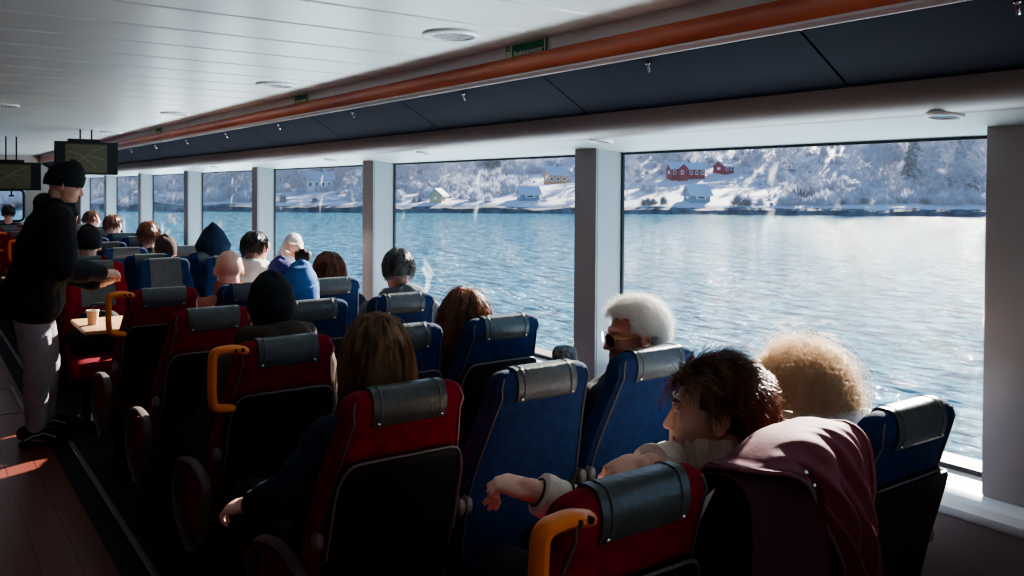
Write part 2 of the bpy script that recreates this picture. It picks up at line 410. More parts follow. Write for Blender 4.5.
# pillars
PIL = [(.45, 1.15), (2.79, 2.94), (4.97, 5.13), (7.20, 7.35), (9.43, 9.60), (11.70, 11.86), (14.05, 14.22), (16.40, 17.0)]
for (a, b) in [(-1.6, -1.35)] + PIL:
    m = MB(); zt = 1.80
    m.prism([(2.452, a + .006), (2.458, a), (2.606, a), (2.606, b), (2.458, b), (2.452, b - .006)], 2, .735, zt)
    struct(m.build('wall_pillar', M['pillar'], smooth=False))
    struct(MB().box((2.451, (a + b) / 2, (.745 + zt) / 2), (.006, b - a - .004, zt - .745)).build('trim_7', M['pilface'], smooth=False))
edges = [(-1.35, .45)] + [(PIL[i][1], PIL[i + 1][0]) for i in range(len(PIL) - 1)]
for i, (a, b) in enumerate(edges):
    t = bpy.data.objects.new('window_%d' % (i + 1), None); COL.objects.link(t); t.location = (2.60, (a + b) / 2, .75); t['kind'] = 'structure'
    L = (b - a) / 2; m = MB()
    for (cy, cz, dy, dz) in ((0, .004, 2 * L, .014), (0, 1.006, 2 * L, .010), (-L + .004, .5, .008, 1.0), (L - .005, .5, .010, 1.0)):
        m.box((.0, cy, cz), (.012, dy, dz))
    m.build('window_frame', M['gasket'], t, smooth=False)
    MB().add([(.005, -L, 0), (.005, L, 0), (.005, L, 1.01), (.005, -L, 1.01)], [(0, 1, 2, 3)]).build('window_pane', M['glass'], t, smooth=False, fix=False)
# left wall (with its own windows), back and front bulkheads
m = MB(); m.box((XL - .05, (Y0 + Y1) / 2, .4), (.1, Y1 - Y0, .8)); m.box((XL - .05, (Y0 + Y1) / 2, 1.95), (.1, Y1 - Y0, .5))
for yy in [Y0 + .2 + 2.6 * k for k in range(8)]: m.box((XL - .05, yy, 1.25), (.1, 2.25, 1.0))
struct(m.build('wall_left', M['bulk'], smooth=False))
struct(MB().box(((XL + XW) / 2, Y0 - .05, 1.1), (XW - XL + .2, .1, 2.3)).build('wall_back', M['bulk'], smooth=False))
m = MB()  # front bulkhead with openings
for (xa, xb, za, zb) in ((XL, .45, 0, 2.2), (.45, 1.66, 0, .98), (.45, 1.66, 1.56, 2.2), (1.66, XW, 0, 2.2)):
    m.box(((xa + xb) / 2, Y1 + .05, (za + zb) / 2), (xb - xa, .1, zb - za))
struct(m.build('wall_front', M['bulk'], smooth=False))
t = bpy.data.objects.new('window_9', None); COL.objects.link(t); t.location = (1.05, Y1 + .02, 1.27); t['kind'] = 'structure'
m = MB(); m.tube(arc_loop([(-.59, 0, -.27), (.59, 0, -.27), (.59, 0, .27), (-.59, 0, .27)], .08), .02, n=8, loop=True); m.build('window_frame', M['gasket'], t)
MB().box((0, .01, 0), (1.2, .006, .57)).build('window_pane', M['glass'], t, smooth=False)

# downlights
def downlight(x, y, z, r, label, on=True, group='ceiling downlights'):
    t = thing('ceiling_downlight', label, 'ceiling light', (x, y, z + (.004 if r < .08 else 0)), group=None)
    if r < .08: t.rotation_euler = (0, math.atan(.0927), 0)
    MB().lathe([(r * .74, -.004), (r * .80, -.013), (r * .92, -.013), (r, -.008), (r, .004), (r * .74, .004)], n=40).build('bezel', M['sill'], t)
    m = MB(); m.lathe([(r * .74, -.003), (r * .3, .0), (.001, .0)], n=32, cap=False); m.build('lamp_lens', M['lens'] if on else M['lens_off'], t)
    m = MB()
    for k in range(-3, 4): 
        h = math.sqrt(max(0, (r * .70) ** 2 - (k * r * .2) ** 2)); m.box((k * r * .2, 0, -.006), (.004, 2 * h, .008))
    m.build('louvre', M['chrome'], t, smooth=False)
    return t
for x, y, lb in ((1.59, 2.60, 'large round recessed downlight nearest the camera, left of the first green sign'), (1.60, 4.41, 'second round recessed downlight from the camera in the white plank ceiling'),
                 (1.62, 6.58, 'third round recessed downlight from the camera along the wood rail'), (1.66, 9.24, 'fourth small lit downlight just above the hanging screen'),
                 (1.70, 12.6, 'most distant small downlight of the row beside the wood rail'), (.52, 6.7, 'round downlight over the aisle at the left edge of the ceiling')):
    downlight(x, y, ZC, .105, lb, on=x > 1)
for i, (x, y) in enumerate(((2.22, 1.15), (2.26, 2.55), (2.28, 4.0), (2.30, 5.3), (2.30, 7.9))):
    downlight(x, y, 1.80 - (x - 2.19) * .0927, .05, 'small flush spotlight in the white soffit %s' % ('over the nearest big window', 'beside the second grey pillar', 'above the second window', 'near the third pillar', 'above the far windows')[i], on=False)

# signs (lifejacket signs on the fascia)
def sign(y0, y1, label):
    t = thing('safety_sign', label, 'sign', (1.893, (y0 + y1) / 2, 2.118)); L = abs(y1 - y0) / 2
    MB().box((0, 0, 0), (.008, 2 * L, .060), bev=.002).build('sign_plate', M['sign'], t, smooth=False)
    m = MB()
    for c_, d_ in (((-.005, 0, .028), (.003, 2 * L, .004)), ((-.005, 0, -.028), (.003, 2 * L, .004)), ((-.005, L - .002, 0), (.003, .004, .06)), ((-.005, -L + .002, 0), (.003, .004, .06)), ((-.005, L * .70, 0), (.003, .008, .054))): m.box(c_, d_)
    m.build('sign_border', M['signw'], t, smooth=False)
    # life-jacket pictogram
    m = MB(); m.box((-.006, L * .84, -.006), (.002, .020, .026)); m.ell((-.006, L * .84, .016), (.001, .006, .006)); m.build('pictogram', M['signw'], t, smooth=False)
    cu = bpy.data.curves.new('lettering', 'FONT'); cu.body = 'Redningsvester'; cu.size = .030; cu.align_x = 'CENTER'; cu.align_y = 'CENTER'; cu.extrude = .0006
    to = bpy.data.objects.new('tmp', cu); COL.objects.link(to); bpy.context.view_layer.update()
    me = bpy.data.meshes.new_from_object(to.evaluated_get(bpy.context.evaluated_depsgraph_get())); bpy.data.objects.remove(to)
    me.materials.append(M['signw']); lo = bpy.data.objects.new('lettering', me); COL.objects.link(lo); lo.parent = t
    lo.matrix_local = Matrix(((0, 0, -1, -.0065), (-1, 0, 0, -L * .18), (0, 1, 0, -.008), (0, 0, 0, 1)))
    return t
sign(2.44, 2.69, 'green safety sign with white lettering nearest the camera on the grey fascia')
sign(4.71, 4.93, 'second green safety sign from the camera on the fascia above the wood rail')
sign(8.2, 8.42, 'farthest small sign on the fascia near the hanging screen')

# monitors
def monitor(x0, x1, z0, z1, y, label):
    xc = (x0 + x1) / 2; t = thing('ceiling_monitor', label, 'monitor', (xc, y, (z0 + z1) / 2)); W = (x1 - x0); H = z1 - z0
    MB().box((0, 0, 0), (W, .05, H), bev=.006).build('casing', M['black'], t, smooth=False)
    MB().box((-.005, -.026, -.004), (W * .66, .004, H * .86)).build('screen', M['screen'], t, smooth=False)
    m = MB(); 
    for pts in ([(-.30, -.30), (-.1, -.05), (0, .1), (.2, .3), (.3, .38)], [(-.3, .2), (-.12, .12), (.05, -.15), (.15, -.3)], [(.0, .1), (.15, .02), (.31, -.05)]):
        m.tube([(p[0] * W, -.0285, p[1] * H) for p in pts], .0022, n=4)
    m.build('route_lines', M['screenline'], t)
    m = MB(); m.box((-.02, .02, H / 2 + .012), (W * .5, .07, .03), bev=.004); m.tube([(-.05, .03, H / 2), (-.05, .03, ZC - (z0 + z1) / 2)], .008); m.tube([(.05, .03, H / 2), (.05, .03, ZC - (z0 + z1) / 2)], .008); m.build('ceiling_bracket', M['black'], t, smooth=False)
    return t
monitor(1.12, 1.67, 1.715, 2.03, 9.0, 'black ceiling monitor showing an olive map, above the standing man')
m2 = monitor(.64, 1.21, 1.555, 1.865, 10.8, 'lower black monitor with olive map at the left edge, behind the standing man')
m = MB(); m.tube([(0, 0, -.155), (0, 0, -.21)], .008, n=8); m.box((.0, 0, -.215), (.05, .03, .02), bev=.004); m.build('sensor', M['black'], m2)

# ------------------------------------------------------------------ seats
ZT = 1.062
def back_prof(t):
    """t 0..1 -> z, centre y, half width, half thickness"""
    a = 1.35
    if t < .86:
        q = t / .86; z = .40 + q * (.995 - .40)
        yc = .20 - .17 * q + .02 * math.sin(PI * q)
        w = .218 + .010 * math.sin(PI * min(q * 1.3, 1)) - .045 * max(0, (q - .45) / .55) ** 1.5
        T = .055 - .008 * q
    else:
        q = (t - .86) / .14 * PI / 2; z = .995 + .067 * math.sin(q); yc = .03 - .012 * math.sin(q)
        w = .183 - .06 * (1 - math.cos(q)) ** 1.3; T = .047 * max(math.cos(q), .02) ** .8
    return z, yc, w, T
NB = 5.0
def bsurf(u, side, t, off=0.0):
    z, yc, w, T = back_prof(t); u = max(-1, min(1, u)); e = (1 - abs(u) ** NB) ** (1 / NB)
    if side > 0: y = yc + (T + off) * e * (.62 + .38 * abs(u) ** 2.2 if t < .8 else .62 + .38 * max(abs(u) ** 2.2, (t - .8) / .2)) 
    else: y = yc - (T + off) * e
    return Vector((u * (w + off * .5), y, z + (off if t > .93 else 0)))
TS = [0, .02, .1, .2, .3, .4, .5, .6, .7, .78, .84, .87, .90, .92, .94, .955, .97, .98, .99, 1.0]
def mesh_back():
    m = MB(); rings = []
    us = [math.sin(x) for x in np.linspace(-PI / 2, PI / 2, 17)]
    for t in TS:
        r = [bsurf(u, 1, t) for u in us] + [bsurf(u, -1, t) for u in us[::-1][1:-1]]
        rings.append(r)
    m.loft(rings); return m
def path_cloth(lo_f, lo_r, half=.115, off=.006, wav=.0):
    m = MB(); st = [(1, t) for t in np.linspace(lo_f, .86, 6)] + [(1, t) for t in (.90, .93, .96, .98, .995)] + [(-1, t) for t in (1.0, .98, .96, .93, .90)] + [(-1, t) for t in np.linspace(.87, lo_r, 5)]
    out = []; inn = []
    n = 11; rows = []
    for i, (s, t) in enumerate(st):
        w = back_prof(t)[2]; row = []
        for k in range(n):
            x = (-1 + 2 * k / (n - 1)) * half
            p = bsurf(x / max(w, .13), s, t, off); p.x = x
            p.y += math.sin(k * 1.9 + i * .8) * wav * (1 if s < 0 else -1)
            row.append(p)
        rows.append(row)
    rows2 = [[p + Vector((0, -.004 if st[i][0] > 0 else .004, -.003)) for p in row] for i, row in enumerate(rows)]
    rings = [rows[i] + rows2[i][::-1] for i in range(len(rows))]
    m.loft(rings); return m, rows
SEAT = {}
def make_seat(color, tray, handle, detail, front_long=False, loop=True, bigtray=False):
    key = (color, tray, handle, detail, front_long, loop, bigtray)
    if key in SEAT: return copy_tree(SEAT[key]), False
    t = bpy.data.objects.new('passenger_seat', None); COL.objects.link(t); t.empty_display_size = .1
    fab = M[color]
    b = mesh_back().build('backrest', fab, t)
    if detail:
        for s in (-1, 1):
            pts = [bsurf(s * .90, -1, q, .003) for q in np.linspace(.06, .93, 22)]
            MB().tube(pts, .0032, n=6).build('piping', M['piping'], b)
    m, rows = path_cloth(.52 if front_long else .78, .825, half=.11)
    hc = m.build('headrest_cover', M['cloth'], t)
    if detail:
        for c in (1, 9):
            pts = [r[c] + Vector((0, -.002 if i > 10 else .002, .0012)) for i, r in enumerate(rows)]
            MB().tube(pts, .0014, n=5).build('stitching', M['trim'], hc)
        for sx in (-.095, .095): MB().ell((sx, rows[-2][5].y - .004, rows[-2][5].z), (.005, .003, .005), n=10, m=6).build('snap_button', M['chrome'], hc)
    # cushion
    m = MB(); rings = []
    for (y, zt, zb, hw) in ((.20, .43, .36, .205), (.215, .455, .335, .222), (.30, .462, .33, .228), (.45, .470, .33, .230), (.60, .475, .335, .230), (.66, .462, .345, .225), (.685, .43, .37, .21)):
        r = []
        for k in range(24):
            a = 2 * PI * k / 24; ca, sa = math.cos(a), math.sin(a)
            r.append((hw * math.copysign(abs(ca) ** .4, ca), y, (zt + zb) / 2 + (zt - zb) / 2 * math.copysign(abs(sa) ** .5, sa)))
        rings.append(r)
    m.loft(rings); m.build('seat_cushion', fab, t)
    # pedestal frame
    m = MB(); m.box((0, .42, .31), (.40, .40, .05), bev=.01); m.box((-.13, .42, .15), (.05, .12, .29), bev=.01); m.box((.13, .42, .15), (.05, .12, .29), bev=.01); m.box((0, .42, .015), (.34, .34, .03), bev=.008)
    m.build('seat_frame', M['black'], t)
    # rear shell
    z0, y0, w0, T0 = back_prof(.05)
    if tray:
        m = MB(); rings = []
        sp = [(.10, .175), (.12, .190), (.4, .192), (.62, .182), (.665, .172), (.685, .155)]
        for tt, hw in sp:
            z, yc, w, T = back_prof(tt); r = []
            yb = yc - T - .002; th = .022 if not bigtray else .035
            for (x, yy) in ((-hw, yb + .012), (-hw, yb - th * .7), (-hw + .012, yb - th), (hw - .012, yb - th), (hw, yb - th * .7), (hw, yb + .012)): r.append((x, yy, z))
            rings.append(r)
        m.loft(rings); tr = m.build('tray_table', M['black'], t)
        pts = [(-.196, .30), (-.190, .60), (-.165, .685), (.165, .685), (.190, .60), (.196, .30)]
        P = []
        for x, tt in pts:
            z, yc, w, T = back_prof(tt); P.append((x, yc - T - .022, z))
        MB().tube(arc(P, .05, 5), .004, n=8).build('tray_trim', M['trim'], tr)
    m = MB()
    for s in (-1, 1):
        z, yc, w, T = back_prof(.40); x = s * (w - .012)
        m.tube([(x, yc - T - .004, z), (x, yc - T - .026, z)], [.017, .015], n=14)
    for s in (-1, 1):
        mm = MB(); z, yc, w, T = back_prof(.40); x = s * (w - .008)
        mm.tube([(x, yc - T + .01, z - .012), (x, yc - T - .016, z - .012), (x, yc - T - .022, z - .012)], [.014, .014, .009], n=14, flat=(1, 1.7)); mm.build('hinge_knob', M['trim'], t)
    # armrests
    if loop:
        P = arc_loop([(-.245, .10, .565), (-.245, .28, .595), (-.245, .46, .56), (-.245, .53, .46), (-.245, .51, .34), (-.245, .33, .245), (-.245, .20, .30)], .07)
        a = MB().tube(P, .016, n=8, loop=True, flat=(.6, 1.2), up=(1, 0, 0)).build('armrest', M['arm'], t)
        MB().prism([(p.y * .94 + .02, p.z * .94 + .03) for p in arc_loop([(0, .13, .53), (0, .28, .56), (0, .44, .53), (0, .50, .45), (0, .48, .34), (0, .33, .275), (0, .22, .32)], .05)], 0, -.24, -.228).build('side_panel', fab, a)
    else:
        m = MB(); m.box((-.232, .34, .605), (.042, .36, .04), bev=.015); m.tube([(-.232, .18, .59), (-.232, .20, .42)], .018, n=8); m.build('armrest', M['black'], t)
    if handle:
        P = arc([(-.172, -.048, 1.044), (-.21, -.055, 1.055), (-.276, -.060, 1.052), (-.278, -.056, .92), (-.270, -.045, .86), (-.205, -.01, .845)], .026, 6)
        hb = MB().tube(P, .021, n=10, flat=(.7, 1.0), up=(0, 1, 0), rnd=True).build('grab_handle', M['orange'], t)
        for x in (-.180, -.205): MB().tube([(x, -.066, 1.050), (x, -.0745, 1.050)], .0065, n=12).build('screw_hole', M['black'], hb)
    SEAT[key] = t
    return t, True
ROWY = [1.1135 + .8854 * i for i in range(5)]
COLX = [1.088, 1.552, 2.030]
def seat(x, y, label, color, tray=True, handle=False, detail=True, rz=0.0, front_long=False, loop=False, group=None, bigtray=False):
    o, _ = make_seat(color, tray, handle, detail, front_long, loop, bigtray)
    o.location = (x, y, 0); o.rotation_euler = (0, 0, rz); o['label'] = label; o['category'] = 'seat'
    if group: o['group'] = group
    elif 'group' in o: del o['group']
    return o
SG = 'passenger seats'
SD = [
 (0, 0, 'red', 1, 1, 'nearest red seat with orange grab handle and two bare hands behind it'),
 (0, 1, 'blue', 0, 0, 'seat under the plum jacket, holding the short-haired woman in a ribbed collar'),
 (0, 2, 'blue', 1, 0, 'dark blue window seat at far right with folded tray, behind the curly blonde passenger'),
 (1, 0, 'red', 1, 0, 'red aisle seat in the middle foreground behind the long brown-haired passenger'),
 (1, 1, 'blue', 0, 0, 'big plain-backed blue seat in the centre, just left of the white-haired woman'),
 (1, 2, 'blue', 0, 0, 'blue window seat directly behind the white-haired woman in sunglasses'),
 (2, 0, 'red', 1, 1, 'red seat with orange grab handle behind the passenger in the black beanie'),
 (2, 1, 'blue', 1, 0, 'blue seat partly hidden by the long brown-haired passenger'),
 (2, 2, 'blue', 1, 0, 'blue window seat with dark tray behind the auburn-haired passenger'),
 (3, 0, 'red', 1, 0, 'empty red seat between the two red seats with orange handles'),
 (3, 1, 'blue', 1, 0, 'blue seat right of the black beanie, below the blue knit hat'),
 (3, 2, 'blue', 1, 0, 'blue window seat behind the grey-haired man'),
 (4, 0, 'red', 1, 1, 'small red seat with orange handle right beside the wooden table'),
 (4, 1, 'blue', 0, 0, 'blue seat behind the bald passenger with the orange-brown scarf'),
 (4, 2, 'blue', 0, 0, 'blue window seat in front of the grey-haired man, by the reddish-haired head'),
]
for r, c, colr, tr, hd, lb in SD:
    seat(COLX[c], ROWY[r], lb, colr, bool(tr), bool(hd), True, loop=(c == 0), bigtray=(r == 0 and c == 2), group='rows of forward-facing seats')
for c, (colr, lb) in enumerate((('red', 'red seat facing the camera across the wooden table'), ('blue', 'blue seat facing the camera with a wide grey head cover, below the brown beanie'), ('blue', 'blue seat facing the camera beside the pointed navy hood'))):
    seat(COLX[c], 6.66, lb, colr, False, False, False, rz=PI, front_long=True, group='seats facing back across the table')
for r in range(8):
    for c in range(3):
        nm = ('red aisle', 'blue middle', 'blue window')[c]
        w_ = ('directly behind the seats that face the camera', 'in the second row beyond the table seats', 'in the third row beyond the table seats', 'in the fourth row beyond the table seats', 'in the fifth row beyond the table seats', 'in the sixth row beyond the table seats', 'in the second-last row by the front wall', 'in the last row by the front wall')[r]
        seat(COLX[c], 7.10 + .8854 * r, 'distant %s seat %s' % (nm, w_), 'red' if c == 0 else 'blue', False, c == 0 and r in (3, 5), False, loop=(c == 0), group='distant forward-facing seats')

# ------------------------------------------------------------------ table, cup
t = thing('folding_table', 'pale wooden table with a paper cup on it, beside the standing man', 'table', (1.18, 5.92, 0))
MB().box((0, 0, .708), (.64, .56, .028), bev=.012).build('table_top', M['wood'], t)
m = MB(); m.tube([(.05, 0, .02), (.05, 0, .69)], .028, n=14); m.lathe([(.16, 0), (.16, .012), (.05, .03)], (.05, 0, 0)); m.build('table_leg', M['metal'], t)
m = MB(); m.box((0, 0, .684), (.5, .08, .02)); m.build('table_bracket', M['metal'], t, smooth=False)
t = thing('paper_cup', 'brown paper coffee cup standing on the pale wooden table', 'cup', (.945, 5.88, .723))
MB().lathe([(.026, 0), (.028, .002), (.036, .088), (.034, .088), (.027, .005)], n=28, cap=True).build('cup_body', M['paper'], t)
MB().tube([(.036 * math.cos(a), .036 * math.sin(a), .089) for a in np.linspace(0, 2 * PI, 25)[:-1]], .003, n=6, loop=True).build('cup_rim', M['paperw'], t)
MB().lathe([(.033, .072), (.001, .072)], n=24, cap=False).build('coffee', M['coffee'], t)

# ------------------------------------------------------------------ outside: fjord, shore, houses, trees
SEA = -2.5
FH = Vector((Fv.x, Fv.y, 0)).normalized(); RH = Vector((FH.y, -FH.x, 0))
def W(d, u, z): p = FH * d + RH * u; return Vector((p.x, p.y, z))
WA = MB(); 
WA.add([(2.73, -700, SEA), (900, -700, SEA), (900, 900, SEA), (2.73, 900, SEA)], [(0, 1, 2, 3)])
o = WA.build('sea_water', M['water'], smooth=False, fix=False); struct(o)
WA = MB(); WA.add([(-500, -700, SEA), (-3.4, -700, SEA), (-3.4, 900, SEA), (-500, 900, SEA)], [(0, 1, 2, 3)]); struct(WA.build('sea_water', M['water'], smooth=False, fix=False))
def hgt(d, u):
    sh = 150 + 5 * mnoise.noise(Vector((u * .02, 3, 0))) + (12 * max(0, (-u - 60) / 60))
    q = d - sh
    if q < 0: return SEA - 2
    base = min(1.6, q * .55)
    rise = .16 if u > 0 else .16 - .06 * min(1, -u / 60)
    z = SEA + base + max(0, q - 4) * rise + max(0, q - 60) * .10 + max(0, q - 110) * .12
    z += 1.6 * mnoise.noise(Vector((d * .05, u * .05, 1))) * min(1, q / 15) + 4 * mnoise.noise(Vector((d * .012, u * .012, 5))) * min(1, q / 50)
    return z
m = MB(); ds = [140, 144, 147, 148.5, 150, 151, 152, 153, 155, 158, 162] + list(np.arange(167, 420, 7)); us = list(np.arange(-420, 330, 3.5))
vs = [W(d, u * (1 if d < 200 else d / 200), hgt(d, u * (1 if d < 200 else d / 200))) for d in ds for u in us]; n = len(us)
fs = [(i * n + k, i * n + k + 1, (i + 1) * n + k + 1, (i + 1) * n + k) for i in range(len(ds) - 1) for k in range(n - 1)]
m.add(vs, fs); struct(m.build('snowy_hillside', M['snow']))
# dark tidal rock band
m = MB()
top = []; bot = []
for u in np.arange(-260, 200, 1.3):
    sh = 150 + 5 * mnoise.noise(Vector((u * .02, 3, 0))) + (12 * max(0, (-u - 60) / 60)) - .6
    j = mnoise.noise(Vector((u * .9, 0, 7))) * .5 + mnoise.noise(Vector((u * .13, 0, 9))) * .6
    top.append((W(sh + 1.9, u, SEA + 1.15 + j * .7), W(sh + .3, u, SEA + .8 + j * .6), W(sh - .8 + j * .4, u, SEA - .4)))
vs = [p for r in top for p in r]; fs = []
for i in range(len(top) - 1):
    for k in range(2): fs.append((i * 3 + k, i * 3 + k + 1, i * 3 + 4 + k, i * 3 + 3 + k))
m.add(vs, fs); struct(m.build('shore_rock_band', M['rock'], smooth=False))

def tree_bare(seed, H=9.0, spread=3.4, nb=40, tw=22):
    rs = random.Random(seed); m = MB()
    def ribbon(a, b, r0, r1):
        m.tube([a, b], [r0, r1], n=3, cap=False)
    top_ = Vector((rs.uniform(-.4, .4), rs.uniform(-.4, .4), H)); ribbon(Vector((0, 0, -.5)), top_, .13, .03)
    for i in range(nb):
        f = rs.uniform(.18, .98); p = top_ * f; a = rs.uniform(0, 2 * PI); L = spread * (1.15 - f) * rs.uniform(.6, 1.1) + .5
        e = p + Vector((math.cos(a) * L, math.sin(a) * L, L * rs.uniform(.5, 1.1))); ribbon(p, e, .055, .03)
        for j in range(tw):
            g = rs.uniform(.2, 1); q = p.lerp(e, g); a2 = a + rs.uniform(-1.4, 1.4); l2 = rs.uniform(.4, 1.2)
            q2 = q + Vector((math.cos(a2) * l2, math.sin(a2) * l2, rs.uniform(-.1, .9))); ribbon(q, q2, .045, .025)
    return m
def tree_con(seed, H=11.0):
    rs = random.Random(seed); m = MB(); m.tube([(0, 0, -.5), (0, 0, H)], [.18, .03], n=5)
    z = 1.2
    while z < H - .2:
        R0 = (H - z) * .30 + .25; k0 = rs.uniform(0, 6)
        for k in range(9):
            a = k0 + k * 2 * PI / 9 + rs.uniform(-.2, .2); r = R0 * rs.uniform(.75, 1.15)
            c, s_ = math.cos(a), math.sin(a); wd = .32 * r
            m.add([(0, 0, z + .3), (c * r * .6 - s_ * wd, s_ * r * .6 + c * wd, z), (c * r, s_ * r, z - .35 * r), (c * r * .6 + s_ * wd, s_ * r * .6 - c * wd, z)], [(0, 1, 2), (0, 2, 3)])
        z += .42
    return m
def bush(seed, R=1.6):
    rs = random.Random(seed); m = MB()
    for i in range(150):
        a = rs.uniform(0, 2 * PI); e = rs.uniform(.05, 1.4); L = R * rs.uniform(.6, 1.1)
        d = Vector((math.cos(a) * math.cos(e), math.sin(a) * math.cos(e), math.sin(e) * .85)); p = d * L * rs.uniform(.2, .5)
        sd_ = d.cross(Vector((0, 0, 1))).normalized() * .12
        m.add([p - sd_, p + sd_, d * L + sd_ * .3 + Vector((0, 0, rs.uniform(0, .3)))], [(0, 1, 2)])
    return m
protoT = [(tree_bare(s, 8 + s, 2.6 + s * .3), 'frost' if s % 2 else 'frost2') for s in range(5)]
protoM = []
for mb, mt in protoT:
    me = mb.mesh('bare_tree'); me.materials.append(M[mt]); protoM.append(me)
def place(me, name, d, u, s, lb, cat, grp):
    o = bpy.data.objects.new(name, me); COL.objects.link(o); z = hgt(d, u); o.location = W(d, u, z - .1)
    o.rotation_euler = (0, 0, random.uniform(0, 6.28)); o.scale = (s, s, s * random.uniform(.9, 1.2)); tag(o, lb, cat, grp); return o
cnt = 0; rs = random.Random(3)
def clear(d, u):
    # keep open snowfield slopes free of trees, and house plots
    for hd, hu, rr in HOUSE_CLEAR:
        if abs(u - hu) < rr and -28 < d - hd < 6: return False
    return True
HOUSE_CLEAR = [(190, 39, 10), (195, 48.6, 5), (200, 69, 8), (185, 9.5, 6), (158, 34.6, 7), (155, -13.6, 5), (158, 3, 6), (160, -38.6, 8)]
while cnt < 290:
    d = 158 + 90 * rs.random() ** 1.3; u = rs.uniform(-95, 102) * d / 170
    dens = .45
    if u > 55 * d / 170 : dens = 1.0
    if u > 8 * d / 170 and u < 50 * d / 170 and d < 200: dens = .16
    if u < -10: dens = 1.0 if d > 168 else .5
    if rs.random() > dens or not clear(d, u): continue
    if cnt % 3 == 0 and u > 50: k = rs.choice((0, 2, 4))
    else: k = rs.randrange(5)
    place(protoM[k], 'bare_tree', d, u, rs.uniform(.85, 1.4) * (.7 if d < 175 else 1), 'frost-covered leafless tree in the woods on the snowy far shore', 'tree', 'frosty trees on the far shore'); cnt += 1
# frosted scrub over the whole slope
fm = MB(); bb = [bush(60 + k, 1.3) for k in range(4)]; nb_ = 0; nfor = 0
while nb_ < 1500:
    d = 154.5 + 90 * rs.random() ** 1.5; u = rs.uniform(-110, 110) * d / 170
    if not clear(d, u) or (10 < u * 170 / d < 50 and d < 190 and rs.random() < .7): continue
    b_ = bb[nb_ % 4]; z = hgt(d, u) - .2; p = W(d, u, z); s_ = rs.uniform(.5, 1.9)
    fm.add([(p.x + x * s_, p.y + y * s_, p.z + zz * s_ * 1.3) for x, y, zz in b_.v], b_.f); nb_ += 1
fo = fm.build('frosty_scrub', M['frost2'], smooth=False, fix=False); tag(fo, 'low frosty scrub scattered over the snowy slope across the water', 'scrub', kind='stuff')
# the woods further up the slope: nobody could count these
fm = MB(); base_ = [tree_bare(20 + k, 8 + k, 3.0, 20, 9) for k in range(3)]; nfor = 0
while nfor < 640:
    d = rs.uniform(196, 380); u = rs.uniform(-115, 115) * d / 170
    if not clear(d, u): continue
    b_ = base_[nfor % 3]; z = hgt(d, u); p = W(d, u, z); a = rs.uniform(0, 6.28); s_ = rs.uniform(.8, 1.3); ca, sa = math.cos(a) * s_, math.sin(a) * s_
    fm.add([(p.x + x * ca - y * sa, p.y + x * sa + y * ca, p.z + zz * s_) for x, y, zz in b_.v], b_.f); nfor += 1
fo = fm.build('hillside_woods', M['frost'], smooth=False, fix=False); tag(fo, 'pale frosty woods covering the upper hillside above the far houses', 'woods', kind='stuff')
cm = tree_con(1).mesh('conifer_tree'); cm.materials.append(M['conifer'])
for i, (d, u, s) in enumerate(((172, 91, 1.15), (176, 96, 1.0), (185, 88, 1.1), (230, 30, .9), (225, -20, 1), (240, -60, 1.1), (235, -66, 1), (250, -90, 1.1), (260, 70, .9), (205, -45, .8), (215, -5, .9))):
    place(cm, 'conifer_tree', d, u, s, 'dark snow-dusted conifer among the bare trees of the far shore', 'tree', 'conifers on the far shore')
bmh = [bush(s) for s in range(2)]; bms = []
for b in bmh: me = b.mesh('shore_bush'); me.materials.append(M['bush']); bms.append(me)
for i, (d, u, s) in enumerate([(154, 24 + k * 1.8, rs.uniform(.7, 1.1)) for k in range(4)] + [(154, 41 + k * 1.9, rs.uniform(1.0, 1.7)) for k in range(2)] + [(160, 52 + k * 2.4, rs.uniform(1.5, 2.2)) for k in range(3)] + [(155, rs.uniform(-80, 90), rs.uniform(.5, 1.1)) for k in range(22)]):
    if 29 < u < 40: continue
    place(bms[i % 2], 'shore_bush', d, u, s, 'dark snow-flecked bush at the waterline of the far shore', 'bush', 'bushes along the far waterline')

